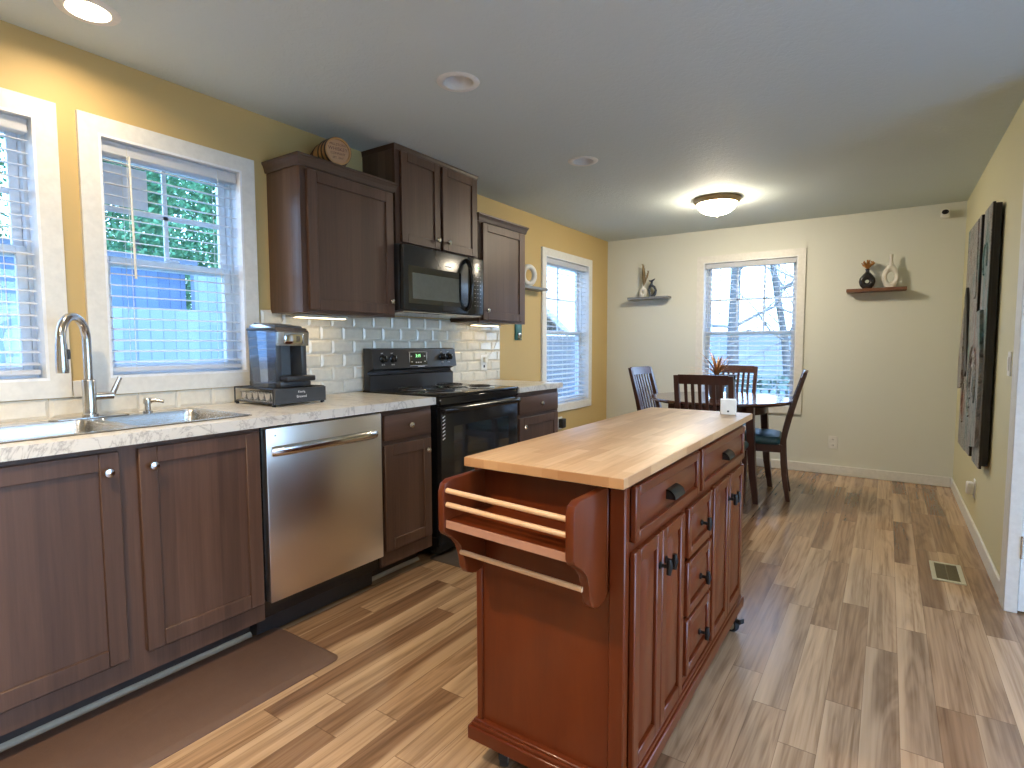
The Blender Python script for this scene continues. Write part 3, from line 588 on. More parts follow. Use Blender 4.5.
# backsplash of bevelled subway tile
tx = thing('tiled_backsplash', (0.003, 1.8, 0.914), 'cream glazed brick-tile backsplash along the yellow wall above the countertop', 'backsplash')
gm = MB(); gm.box((0.0005, -0.62, 0.914), (0.003, 3.725, 0.984)); gm.box((0.0005, 1.66, 0.984), (0.003, 3.725, 1.372)); gm.box((0.0005, 0.834, 0.984), (0.003, 0.893, 1.01)); gm.build('grout', M['grout'], tx, smooth=False)
tm = MB(); th, tw, gp = 0.0765, 0.1535, 0.0025
for r in range(6):
    z0 = 0.9155 + r*th; y = -0.62 - (tw/2 if r % 2 else 0)
    zt = min(z0+th-gp, 1.371)
    while y < 3.72:
        a, b = max(y, -0.62), min(y+tw-gp, 3.722)
        y += tw
        zz0, zz1 = z0, zt
        if r >= 1:
            if b < 1.62+0.02: continue
            a = max(a, 1.635 if r >= 1 else a)
        if b-a < 0.02: continue
        bv = 0.012 if b-a > 0.04 and zz1-zz0 > 0.04 else 0.004; x0, x1 = 0.003, 0.0095
        tm.hexa([(x0, a, zz0), (x0, b, zz0), (x0, b, zz1), (x0, a, zz1), (x1, a+bv, zz0+bv), (x1, b-bv, zz0+bv), (x1, b-bv, zz1-bv), (x1, a+bv, zz1-bv)])
tm.build('tiles', M['tile'], tx, smooth=False)
m = MB(); m.box((0.0, 0.836, 0.9925), (0.017, 0.892, 1.055), 0.002); m.box((0.0, -0.62, 0.9925), (0.012, 1.62, 0.9945)); m.build('trim_2', M['white'], kind='structure')

# ------------------------------------------------------------------ dishwasher
t = thing('dishwasher', (0.3, 1.545, 0), 'stainless steel dishwasher with bar handle between the dark cabinets', 'dishwasher')
MB().box((0.03, 1.236, 0.10), (0.60, 1.846, 0.872)).build('tub', M['black'], t)
MB().box((0.03, 1.236, 0.005), (0.545, 1.846, 0.10)).build('kick_plate', M['blackm'], t)
m = MB(); m.box((0.60, 1.246, 0.165), (0.637, 1.842, 0.866), 0.004, 2); dw = m.build('door', M['dw'], t)
m = MB(); pts = [(0.637 + 0.036*math.sin(PI*k/16)**0.6 if 0 < k < 16 else 0.634, 1.272 + 0.54*k/16, 0.772+0.006*math.sin(PI*k/16)) for k in range(17)]
m.tube(pts, [0.021]*17, 14, flat=0.5); m.build('handle', M['nickel'], dw)
m = MB(); m.lathe([(0.0, 0.001), (0.003, 0.001), (0.003, 0)], (0.637, 1.285, 0.835), 12, 'x'); m.build('indicator', M['slot'], dw)

# ------------------------------------------------------------------ range
RY0, RY1 = 2.268, 3.030
t = thing('electric_range', (0.33, 2.65, 0), 'black electric coil range with back control panel', 'stove')
m = MB(); m.box((0.03, RY0, 0.03), (0.600, RY1, 0.905)); m.build('body', M['black'], t)
m = MB(); m.box((0.02, RY0-0.001, 0.905), (0.640, RY1+0.001, 0.921), 0.005, 2); m.box((0.600, RY0, 0.862), (0.637, RY1, 0.906), 0.004); ct = m.build('cooktop', M['black'], t)
for (bx_, by_, br) in ((0.23, 2.46, 0.075), (0.23, 2.83, 0.098), (0.48, 2.46, 0.098), (0.48, 2.83, 0.075)):
    m = MB(); m.lathe([(0.02, 0.921), (br*0.8, 0.9185+0.003), (br+0.008, 0.9235), (br+0.018, 0.9255), (br+0.022, 0.921)], (bx_, by_, 0), 36, cap=False); m.build('drip_pan', M['drip'], ct)
    m = MB(); sp = []
    nt_ = 4; N = 96
    for k in range(N+1): a = 2*PI*nt_*k/N; rr = 0.018 + (br-0.018)*k/N; sp.append((bx_+rr*math.cos(a), by_+rr*math.sin(a), 0.932))
    m.tube(sp, 0.0045, 7); m.build('burner_coil', M['coil'], ct)
m = MB(); m.box((0.602, RY0+0.004, 0.252), (0.637, RY1-0.004, 0.855), 0.006, 2); od = m.build('oven_door', M['black'], t)
m = MB(); m.box((0.636, RY0+0.11, 0.32), (0.6385, RY1-0.11, 0.74), 0.001); m.build('oven_window', M['ovglass'], od)
m = MB(); yc_ = (RY0+RY1)/2
pts = [(0.632, RY0+0.022, 0.836), (0.655, RY0+0.026, 0.838), (0.674, RY0+0.05, 0.840)] + [(0.681, RY0+0.10+(RY1-RY0-0.20)*k/8, 0.840) for k in range(9)] + [(0.674, RY1-0.05, 0.840), (0.655, RY1-0.026, 0.838), (0.632, RY1-0.022, 0.836)]
m.tube(pts, 0.019, 16); m.build('handle', M['black'], od)
m = MB(); m.box((0.602, RY0+0.004, 0.07), (0.633, RY1-0.004, 0.244), 0.006, 2); m.build('storage_drawer', M['black'], t)
m = MB(); m.prism([(0.03, 0.918), (0.088, 0.918), (0.090, 1.005), (0.060, 1.012), (0.060, 1.032), (0.122, 1.048), (0.105, 1.165), (0.085, 1.172), (0.03, 1.172)], 'y', RY0, RY1, 0.004); bp = m.build('back_panel', M['blackm'], t)
def onp(z): return 0.122 - (z-1.048)*(0.017/0.117)
for (ky, kz) in ((2.345, 1.108), (2.425, 1.108), (2.88, 1.112), (2.948, 1.112)):
    m = MB(); x = onp(kz); m.lathe([(0.0245, 0.0), (0.024, 0.008), (0.019, 0.011), (0.018, 0.028), (0.015, 0.032), (0.0, 0.033)], (x-0.002, ky, kz), 24, 'x'); m.box((x+0.026, ky-0.0035, kz-0.019), (x+0.036, ky+0.0035, kz+0.019), 0.0015)
    k_ = m.build('knob', M['black'], bp)
    m = MB(); m.box((x+0.035, ky-0.001, kz+0.004), (x+0.0366, ky+0.001, kz+0.018)); m.build('pointer', M['whitemark'], k_)
    text('OFF', 0.010, Matrix.Translation((onp(kz+0.033)+0.0010, ky, kz+0.033)) @ FX, M['whitemark'], 'marking', bp); text('HI  LO', 0.009, Matrix.Translation((onp(kz-0.036)+0.0010, ky, kz-0.036)) @ FX, M['whitemark'], 'marking', bp)
m = MB(); xd = onp(1.095); m.hexa([(onp(1.062)-0.001, 2.572, 1.062), (onp(1.062)-0.001, 2.73, 1.062), (onp(1.145)-0.001, 2.73, 1.145), (onp(1.145)-0.001, 2.572, 1.145), (onp(1.062)+0.001, 2.572, 1.062), (onp(1.062)+0.001, 2.73, 1.062), (onp(1.145)+0.001, 2.73, 1.145), (onp(1.145)+0.001, 2.572, 1.145)]); dp = m.build('display', M['ovglass'], bp)
text('3:15', 0.028, Matrix.Translation((onp(1.122)+0.0022, 2.651, 1.122)) @ FX, M['green'], 'clock_digits', dp)
m = MB()
for (a, b) in ((2.572, 2.73),):
    m.box((onp(1.147), a, 1.146), (onp(1.147)+0.002, b, 1.148)); m.box((onp(1.06), a, 1.059), (onp(1.06)+0.002, b, 1.061)); m.box((onp(1.1)-0.002, a-0.001, 1.06), (onp(1.1)+0.003, a+0.001, 1.147)); m.box((onp(1.1)-0.002, b-0.001, 1.06), (onp(1.1)+0.003, b+0.001, 1.147))
for yy in (2.59, 2.712):
    for zz in (1.12, 1.085): m.box((onp(zz), yy-0.006, zz-0.003), (onp(zz)+0.002, yy+0.006, zz+0.003))
for yy in (2.63, 2.651, 2.672): m.box((onp(1.08), yy-0.006, 1.077), (onp(1.08)+0.002, yy+0.006, 1.084))
m.build('buttons', M['whitemark'], dp)
m = MB(); m.box((onp(1.052)-0.001, 2.64, 1.0515), (onp(1.052)+0.0012, 2.705, 1.057)); m.build('badge', M['whitemark'], bp)
m = MB()
for k in range(7): m.hexa([(0.6365, RY0+0.016, 0.672+0.02*k), (0.6365, RY0+0.036, 0.68+0.02*k), (0.6365, RY0+0.036, 0.686+0.02*k), (0.6365, RY0+0.016, 0.678+0.02*k), (0.6382, RY0+0.016, 0.672+0.02*k), (0.6382, RY0+0.036, 0.68+0.02*k), (0.6382, RY0+0.036, 0.686+0.02*k), (0.6382, RY0+0.016, 0.678+0.02*k)])
m.build('vent_marks', M['whitemark'], od)

# ------------------------------------------------------------------ microwave
MY0, MY1 = 2.293, 3.052
t = thing('microwave', (0.2, 2.67, 1.38), 'black over-the-range microwave under the tall wall cabinet', 'microwave')
MB().box((0.01, MY0, 1.390), (0.312, MY1, 1.768), 0.003).build('case', M['blackm'], t)
MB().box((0.03, MY0+0.014, 1.377), (0.335, MY1-0.014, 1.391), 0.004).build('underside', M['silver'], t)
m = MB(); m.box((0.313, MY0+0.004, 1.394), (0.348, 2.886, 1.764), 0.007, 2); md = m.build('door', M['mwblack'], t)
MB().box((0.3475, 2.367, 1.460), (0.3495, 2.786, 1.609), 0.0005).build('window', M['mwglass'], md)
MB().box((0.3473, 2.335, 1.432), (0.3485, 2.81, 1.648), 0.0003).build('window_frame', M['ovglass'], md)
m = MB(); pts = [(0.346, 2.86, 1.418), (0.370, 2.86, 1.434), (0.389, 2.86, 1.486), (0.396, 2.86, 1.577), (0.389, 2.86, 1.668), (0.370, 2.86, 1.722), (0.346, 2.86, 1.737)]
sm = []
for i in range(len(pts)-1):
    for k in range(3): sm.append(Vector(pts[i]).lerp(Vector(pts[i+1]), k/3))
sm.append(Vector(pts[-1]))
m.tube(sm, 0.0145, 14, flat=0.8); m.build('handle', M['black'], md)
MB().box((0.3478, 2.66, 1.672), (0.3492, 2.715, 1.679)).build('badge', M['whitemark'], md)
m = MB(); m.box((0.313, 2.890, 1.394), (0.348, MY1-0.004, 1.764), 0.006, 2); cp_ = m.build('control_panel', M['mwblack'], t)
text('3:15', 0.016, Matrix.Translation((0.3492, 2.985, 1.70)) @ FX, M['green'], 'clock_digits', cp_)
m = MB()
for r in range(8):
    for c in range(3): m.box((0.3475, 2.950+0.030*c, 1.45+0.027*r), (0.3486, 2.956+0.030*c, 1.4525+0.027*r))
m.build('buttons', M['whitemark'], cp_)

# ------------------------------------------------------------------ wall cabinets
def crown(mb, x1, y0, y1, z, h, proj, left=True, right=True, wall=0.0):
    prof = [(0, 0), (0.3, 0.0), (0.45, 0.25), (0.55, 0.45), (0.85, 0.75), (1.0, 0.8), (1.0, 1.0)]
    def loop_at(p, q):
        d = p*proj; return [(wall, y0-(d if left else 0), z+q*h), (x1+d, y0-(d if left else 0), z+q*h), (x1+d, y1+(d if right else 0), z+q*h), (wall, y1+(d if right else 0), z+q*h)]
    rings = [[mb.bm.verts.new(c) for c in loop_at(p, q)] for (p, q) in prof]
    for i in range(len(rings)-1):
        for k in range(4): mb.bm.faces.new((rings[i][k], rings[i][(k+1) % 4], rings[i+1][(k+1) % 4], rings[i+1][k]))
    mb.bm.faces.new(rings[0]); mb.bm.faces.new(rings[-1])
def wall_cab(label, y0, y1, z0, z1, xd, doors, crw, rail=0.055):
    t = thing('wall_cabinet', (xd/2, (y0+y1)/2, z0), label, 'cabinet')
    MB().box((0.002, y0, z0), (xd-0.02, y1, z1)).build('body', M['cabside'], t)
    m = MB(); m.box((xd-0.02, y0-0.001, z0-0.004), (xd, y1+0.001, z1)); m.build('face_frame', M['cab'], t)
    m = MB(); crown(m, xd, y0, y1, z1-0.012, crw[0], crw[1], crw[2], crw[3]); m.build('crown_moulding', M['caby'], t, smooth=False)
    for (a, b, za, zb, ky, kz) in doors:
        m = MB(); shaker(m, a, b, za, zb, xd, xd+0.02, rail); d = m.build('door', M['cab'], t); knob(xd+0.02, ky, kz, d)
    return t
wall_cab('dark oak wall cabinet with one wide door nearest the window', 1.692, 2.298, 1.354, 2.065, 0.270, [(1.721, 2.283, 1.366, 2.040, 2.25, 1.436)], (0.052, 0.024, True, True))
wall_cab('tall dark oak two-door wall cabinet above the microwave reaching the ceiling', 2.318, 3.085, 1.771, 2.318, 0.270, [(2.350, 2.682, 1.786, 2.300, 2.645, 1.838), (2.708, 3.055, 1.786, 2.300, 2.748, 1.838)], (0.029, 0.006, True, True), 0.05)
wall_cab('dark oak wall cabinet with one door beyond the microwave', 3.100, 3.688, 1.354, 2.055, 0.270, [(3.125, 3.640, 1.368, 2.035, 3.155, 1.432)], (0.052, 0.024, True, True))

# under-cabinet light bars and their cords
def ubar(y0, y1, label, cordpts):
    t = thing('under_cabinet_light', (0.14, (y0+y1)/2, 1.33), label, 'light', 'under-cabinet light bars')
    MB().box((0.10, y0, 1.335), (0.155, y1, 1.350), 0.004).build('housing', M['white'], t)
    m = MB(); m.box((0.11, y0+0.01, 1.3325), (0.145, y1-0.01, 1.3355)); m.build('diffuser', M['under'], t)
    m = MB(); m.tube(cordpts, 0.0026, 7); tag(m.build('power_cord', M['cord'], t), 'thin white cord')
ubar(1.74, 2.06, 'white under-cabinet light bar above the coffee maker', [(0.15, 1.75, 1.338), (0.08, 1.72, 1.33), (0.03, 1.70, 1.25), (0.016, 1.66, 1.10), (0.016, 1.60, 1.0), (0.02, 1.58, 0.925)])
ubar(3.20, 3.52, 'white under-cabinet light bar beyond the microwave', [(0.15, 3.51, 1.338), (0.10, 3.60, 1.335), (0.03, 3.68, 1.33), (0.016, 3.68, 1.25), (0.016, 3.62, 1.15), (0.02, 3.54, 1.09), (0.03, 3.50, 1.075)])
t = thing('wall_outlet', (0.012, 3.50, 1.05), 'cream outlet with a plug on the tiles beyond the stove', 'outlet')
MB().box((0.0095, 3.455, 0.995), (0.015, 3.535, 1.115), 0.003).build('plate', M['plate'], t)
MB().box((0.015, 3.475, 1.055), (0.04, 3.52, 1.095), 0.004).build('plug', M['cord'], t)
MB().box((0.0145, 3.485, 1.015), (0.0158, 3.505, 1.035)).build('socket', M['slot'], t)

# whiskey barrel on the first wall cabinet
bc = Vector((0.140, 1.974, 2.105+0.0805))
t = thing('mini_barrel', (bc.x, bc.y, 2.105), 'small oak whiskey barrel lying on top of the wall cabinet', 'barrel')
RB = Matrix.Rotation(math.radians(-17), 3, 'Z')
prof = [(0.0, -0.112), (0.058, -0.112), (0.060, -0.12), (0.068, -0.12)] + [(0.068+0.011*math.cos(PI*h/0.24), h) for h in [-0.12+0.24*k/14 for k in range(1, 14)]] + [(0.068, 0.12), (0.060, 0.12), (0.058, 0.112), (0.0, 0.112)]
MB().lathe(prof, bc, 40, 'x', RB).build('staves', M['oak'], t)
MB().lathe([(0.0, 0.1125), (0.0585, 0.1125), (0.0585, 0.1105), (0, 0.1105)], bc, 40, 'x', RB).build('head', M['oakh'], t)
for h0 in (-0.118, -0.08, -0.045, 0.035, 0.072, 0.106):
    ra = 0.0695+0.011*math.cos(PI*h0/0.24); rb = 0.0695+0.011*math.cos(PI*(h0+0.012)/0.24)
    MB().lathe([(ra-0.004, h0), (ra+0.0008, h0), (rb+0.0008, h0+0.012), (rb-0.004, h0+0.012), (ra-0.004, h0)], bc, 40, 'x', RB, cap=False).build('hoop', M['hoop'], t)
for (s_, z_, sz) in (('MILLSTONE', 0.034, 0.017), ('WHISKEY', 0.012, 0.024), ('COMPANY', -0.011, 0.016), ('EST. 2017', -0.032, 0.014)):
    text(s_, sz, Matrix.Translation(bc) @ RB.to_4x4() @ Matrix.Translation((0.113, 0, z_)) @ FX, M['brand'], 'lettering', t)
# bottle opener and ring shelf on the yellow wall
t = thing('bottle_opener', (0.003, 3.99, 1.2), 'small dark teal wall bottle opener between cabinet and window', 'bottle opener')
MB().box((0.0, 3.945, 1.232), (0.012, 4.045, 1.46), 0.005, 2).build('board', M['tealp'], t)
m = MB(); m.torus((0.022, 3.995, 1.262), 0.02, 0.005, Matrix.Rotation(PI/2, 3, 'Y'), 20, 8); m.box((0.012, 3.975, 1.27), (0.024, 4.015, 1.295), 0.004); m.build('opener', M['nickel'], t)
m = MB(); m.box((0.0, 3.80, 1.668), (0.105, 4.33, 1.692), 0.003); tag(m.build('wall_shelf', M['shelf_g']), 'short grey shelf on the yellow wall beside the far window', 'shelf')
m = MB(); m.torus((0.052, 4.09, 1.6925+0.095), 0.056, 0.023, Matrix.Rotation(math.radians(62), 3, 'Z') @ Matrix.Rotation(PI/2, 3, 'X'), 36, 14, sy=1.29); m.box((0.03, 4.06, 1.6925), (0.075, 4.12, 1.70), 0.003)
tag(m.build('ring_vase', M['cer_w']), 'cream oval ring vase standing on the short grey shelf', 'vase')

# ------------------------------------------------------------------ coffee maker on pod drawer
t = thing('pod_drawer', (0.2, 1.593, 0.9145), 'black wire coffee pod drawer under the coffee maker', 'pod drawer')
m = MB(); m.box((0.365, 1.458, 0.926), (0.377, 1.73, 0.994), 0.002); pf = m.build('front_panel', M['dgrey'], t)
text('Keurig', 0.014, Matrix.Translation((0.378, 1.594, 0.977)) @ FX, M['whitemark'], 'lettering', pf); text('Brewed', 0.017, Matrix.Translation((0.378, 1.594, 0.955)) @ FX, M['whitemark'], 'lettering', pf)
m = MB()
for z in (0.930, 0.9935): m.tube([(0.365, 1.46, z), (0.05, 1.46, z), (0.05, 1.728, z), (0.365, 1.728, z)], 0.0035, 8)
for (x, y) in ((0.36, 1.46), (0.05, 1.46), (0.05, 1.728), (0.36, 1.728)): m.tube([(x, y, 0.918), (x, y, 0.9935)], 0.0035, 8)
for k in range(1, 13): yy = 1.46+0.268*k/13; m.tube([(0.365, yy, 0.9935), (0.05, yy, 0.9935)], 0.0018, 6)
m.build('wire_frame', M['blackm'], t)
m = MB(); m.box((0.06, 1.466, 0.932), (0.36, 1.722, 0.936)); m.build('tray', M['silver'], t)
for (x, y) in ((0.355, 1.466), (0.06, 1.466), (0.06, 1.722), (0.355, 1.722)): MB().lathe([(0.007, 0.9145), (0.008, 0.919), (0.006, 0.929)], (x, y, 0), 12).build('foot', M['rubber'], t)
pod = None
for r in range(5):
    for c in range(6):
        x, y = 0.085+0.049*c, 1.492+0.049*r
        if pod is None:
            m = MB(); m.lathe([(0.016, 0.9365), (0.021, 0.970), (0.0235, 0.972), (0.0235, 0.9745), (0.0, 0.975)], (0, 0, 0), 16)
            m.bm.transform if False else None
            pod = m.build('coffee_pod', M['silver'], None); pod.location = (x, y, 0)
            tag(pod, 'silver topped coffee pod lying in the wire drawer', 'coffee pod', 'coffee pods in the wire drawer')
        else:
            p = pod.copy(); COL.objects.link(p); p.location = (x, y, 0)
Z0 = 0.9975
t = thing('coffee_maker', (0.22, 1.59, Z0), 'grey and silver single-serve coffee maker with clear water tank', 'coffee maker')
m = MB(); m.box((0.08, 1.515, Z0), (0.335, 1.680, Z0+0.028), 0.008, 2); m.box((0.08, 1.515, Z0+0.02), (0.215, 1.680, Z0+0.27), 0.012, 2)
m.box((0.205, 1.515, Z0+0.02), (0.305, 1.545, Z0+0.26), 0.006, 2); m.box((0.205, 1.650, Z0+0.02), (0.305, 1.680, Z0+0.26), 0.006, 2); m.build('body', M['dgrey'], t)
m = MB(); m.box((0.213, 1.545, Z0+0.03), (0.2175, 1.650, Z0+0.20)); m.build('cup_bay', M['grey'], t)
m = MB(); m.box((0.25, 1.532, Z0+0.026), (0.365, 1.684, Z0+0.052), 0.006, 2); m.build('drip_tray', M['blackm'], t)
m = MB(); m.prism([(0.10, Z0+0.262), (0.10, Z0+0.290), (0.18, Z0+0.296), (0.305, Z0+0.274), (0.325, Z0+0.255), (0.318, Z0+0.192), (0.21, Z0+0.192), (0.205, Z0+0.262)], 'y', 1.511, 1.684, 0.006); hd = m.build('brew_head', M['silver'], t)
m = MB(); m.box((0.312, 1.548, Z0+0.198), (0.329, 1.648, Z0+0.252), 0.006, 2); m.build('lid_handle', M['chrome'], hd)
m = MB(); m.hexa([(0.11, 1.525, Z0+0.289), (0.29, 1.525, Z0+0.276), (0.29, 1.670, Z0+0.276), (0.11, 1.670, Z0+0.289), (0.115, 1.53, Z0+0.302), (0.285, 1.53, Z0+0.285), (0.285, 1.665, Z0+0.285), (0.115, 1.665, Z0+0.302)]); m.build('lid', M['dgrey'], hd)
m = MB(); m.hexa([(0.185, 1.474, Z0+0.02), (0.30, 1.474, Z0+0.02), (0.30, 1.512, Z0+0.02), (0.185, 1.512, Z0+0.02), (0.165, 1.462, Z0+0.262), (0.318, 1.462, Z0+0.262), (0.318, 1.510, Z0+0.262), (0.165, 1.510, Z0+0.262)]); tk = m.build('water_tank', M['tank'], t, smooth=False)
m = MB(); m.box((0.162, 1.459, Z0+0.262), (0.322, 1.509, Z0+0.274), 0.004); m.build('tank_lid', M['dgrey'], tk)
m = MB(); m.box((0.18, 1.472, Z0), (0.305, 1.513, Z0+0.02), 0.003); m.build('tank_base', M['dgrey'], tk)

# ------------------------------------------------------------------ island cart
IX0, IX1, IY0, IY1 = 1.705, 2.145, 1.19, 2.44
t = thing('kitchen_cart', ((IX0+IX1)/2, (IY0+IY1)/2, 0), 'cherry red rolling kitchen island cart with butcher block top', 'kitchen island')
m = MB(); m.box((1.726, 1.122, 0.874), (2.168, 2.505, 0.90), 0.003, 2); bt_ = m.build('butcher_block_top', M['butcher'], t)
m = MB(); m.box((1.7255, 1.1215, 0.876), (2.1685, 1.1235, 0.898)); m.box((2.1665, 1.1235, 0.876), (2.1685, 2.5035, 0.898)); m.box((1.7255, 1.1235, 0.876), (1.7275, 2.5035, 0.898)); m.box((1.7255, 2.5035, 0.876), (2.1685, 2.5055, 0.898))
tag(m.build('varnished_edge', M['edge'], bt_, smooth=False), 'orange varnished edge with darker end-grain blocks')
m = MB(); m.box((IX0, IY0+0.012, 0.12), (IX1-0.014, IY1-0.012, 0.872)); m.build('carcass', M['cherry'], t)
for (x, y, xx, yy) in ((IX1-0.04, IY0, IX1, IY0+0.028), (IX1-0.04, IY1-0.028, IX1, IY1), (IX0, IY0+0.004, IX0+0.02, IY0+0.03), (IX0, IY1-0.03, IX0+0.02, IY1-0.004)):
    MB().box((x, y, 0.13), (xx, yy, 0.872), 0.003).build('corner_post', M['cherry'], t)
m = MB(); m.box((IX0-0.018, IY0-0.018, 0.082), (IX1+0.018, IY1+0.018, 0.122), 0.003); m.box((IX0-0.011, IY0-0.011, 0.120), (IX1+0.011, IY1+0.011, 0.132), 0.005, 2); m.box((IX0-0.006, IY0-0.006, 0.131), (IX1+0.006, IY1+0.006, 0.139), 0.003); m.build('plinth', M['cherryh'], t)
# face rails
FI = IX1
m = MB(); m.box((FI-0.014, IY0+0.028, 0.852), (FI-0.001, IY1-0.028, 0.872)); m.box((FI-0.014, IY0+0.028, 0.692), (FI-0.001, IY1-0.028, 0.726)); m.box((FI-0.014, IY0+0.028, 0.13), (FI-0.001, IY1-0.028, 0.165))
for (a, b) in ((1.60, 1.655), (1.915, 1.955)): m.box((FI-0.014, a, 0.165), (FI-0.001, b, 0.692))
m.box((FI-0.014, 1.745, 0.726), (FI-0.001, 1.80, 0.852)); m.build('face_rails', M['cherryh'], t)
def raised(mb, y0, y1, z0, z1, x0, x1, rail):
    mb.box((x0, y0, z0), (x1, y0+rail, z1), 0.003); mb.box((x0, y1-rail, z0), (x1, y1, z1), 0.003); mb.box((x0, y0+rail, z0), (x1, y1-rail, z0+rail), 0.0025); mb.box((x0, y0+rail, z1-rail), (x1, y1-rail, z1), 0.0025)
    a, b, c, d = y0+rail, y1-rail, z0+rail, z1-rail; g = min(0.024, (b-a)*0.28); xb = x1-0.011; mb.box((x0, a, c), (xb, b, d))
    mb.hexa([(xb-0.001, a+0.003, c+0.003), (xb-0.001, b-0.003, c+0.003), (xb-0.001, b-0.003, d-0.003), (xb-0.001, a+0.003, d-0.003), (x1-0.002, a+g, c+g), (x1-0.002, b-g, c+g), (x1-0.002, b-g, d-g), (x1-0.002, a+g, d-g)])
def tknob(x, y, z, parent):
    m = MB(); m.lathe([(0.010, 0), (0.010, 0.003), (0.005, 0.006), (0.005, 0.018), (0.009, 0.021), (0.0095, 0.027), (0.0, 0.029)], (x, y, z), 16, 'x'); m.tube([(x+0.024, y, z-0.020), (x+0.026, y, z), (x+0.024, y, z+0.020)], [0.0065, 0.0085, 0.0065], 12)
    m.build('knob', M['bronze'], parent)
def cup_pull(x, y, z, parent, hw=0.045):
    m = MB(); n = 10; pr = []
    prof = [(x+0.0, z+0.012)] + [(x+0.026*math.sin(PI/2*k/6), z-0.014+0.026*math.cos(PI/2*k/6)) for k in range(7)] + [(x+0.023, z-0.014)] + [(x+0.022*math.sin(PI/2*(6-k)/6), z-0.014+0.022*math.cos(PI/2*(6-k)/6)) for k in range(7)]
    pr = [(x-0.001, z+0.012)] + [(x+0.026*math.sin(PI/2*k/8), z-0.014+0.026*math.cos(PI/2*k/8)) for k in range(9)] + [(x+0.022*math.sin(PI/2*(8-k)/8), z-0.014+0.022*math.cos(PI/2*(8-k)/8)) for k in range(9)] + [(x-0.001, z+0.008)]
    m.prism(pr, 'y', y-hw, y+hw)
    for s_ in (-1, 1): m.prism([(x-0.001, z-0.014), (x-0.001, z+0.012)] + [(x+0.026*math.sin(PI/2*k/8), z-0.014+0.026*math.cos(PI/2*k/8)) for k in range(9)], 'y', y+s_*hw, y+s_*(hw-0.003))
    m.build('cup_pull', M['bronze'], parent)
for (a, b, za, zb) in ((1.222, 1.757, 0.722, 0.858), (1.787, 2.41, 0.722, 0.858)):
    m = MB(); raised(m, a, b, za, zb, FI-0.002, FI+0.014, 0.026); d = m.build('drawer', M['cherryh'], t); cup_pull(FI+0.012, (a+b)/2-0.01, (za+zb)/2+0.004, d, 0.042)
for (a, b, ky) in ((1.222, 1.412, 1.392), (1.418, 1.612, 1.438), (1.948, 2.172, 2.150), (2.178, 2.41, 2.20)):
    m = MB(); raised(m, a, b, 0.152, 0.700, FI-0.002, FI+0.014, 0.036); d = m.build('door', M['cherry'], t); tknob(FI+0.014, ky, 0.615, d)
for (za, zb) in ((0.545, 0.700), (0.362, 0.532), (0.175, 0.350)):
    m = MB(); raised(m, 1.652, 1.918, za, zb, FI-0.002, FI+0.014, 0.030); d = m.build('drawer', M['cherryh'], t); tknob(FI+0.014, 1.785, (za+zb)/2, d)
# spice rack on the near end
def bracket(x0, x1):
    pts = [(IY0, 0.858), (1.045, 0.858), (1.026, 0.85), (1.018, 0.832), (1.018, 0.735), (1.026, 0.722), (1.045, 0.712), (1.068, 0.700), (1.085, 0.682), (1.092, 0.655), (1.098, 0.615), (1.110, 0.598), (1.13, 0.588), (1.15, 0.584), (1.175, 0.588), (IY0, 0.600)]
    return MB().prism(pts, 'x', x0, x1, 0.004, 2).build('rack_bracket', M['cherry'], t)
bracket(1.724, 1.744); bracket(2.080, 2.102)
m = MB(); m.hexa([(1.744, 1.028, 0.741), (2.080, 1.028, 0.728), (2.080, IY0, 0.728), (1.744, IY0, 0.741), (1.744, 1.028, 0.759), (2.080, 1.028, 0.746), (2.080, IY0, 0.746), (1.744, IY0, 0.759)]); m.build('rack_shelf', M['cherry'], t)
m = MB(); m.box((IX0+0.0, IY0, 0.60), (2.102, IY0+0.014, 0.868), 0.002); m.build('rack_back', M['cherry'], t)
for (y, z) in ((1.030, 0.830), (1.030, 0.795), (1.090, 0.655)):
    MB().tube([(1.738, y, z+0.003), (2.086, y, z-0.011)], 0.0065, 14).build('dowel', M['dowel'], t)
m = MB(); m.hexa([(1.744, 1.025, 0.740), (2.080, 1.025, 0.727), (2.080, 1.028, 0.727), (1.744, 1.028, 0.740), (1.744, 1.025, 0.7595), (2.080, 1.025, 0.7465), (2.080, 1.028, 0.7465), (1.744, 1.028, 0.7595)]); tag(m.build('shelf_edge', plain('worn_edge', (0.42, 0.22, 0.15), 0.4), t), 'pale worn front edge')
# towel bar on the far end
m = MB(); m.tube([(IX0+0.02, 2.535, 0.83), (2.135, 2.535, 0.83)], 0.011, 16); m.build('towel_bar', M['dowel'], t)
for x in (IX0+0.05, 2.09): MB().box((x, IY1-0.002, 0.80), (x+0.02, 2.55, 0.855), 0.004).build('towel_bracket', M['cherry'], t)
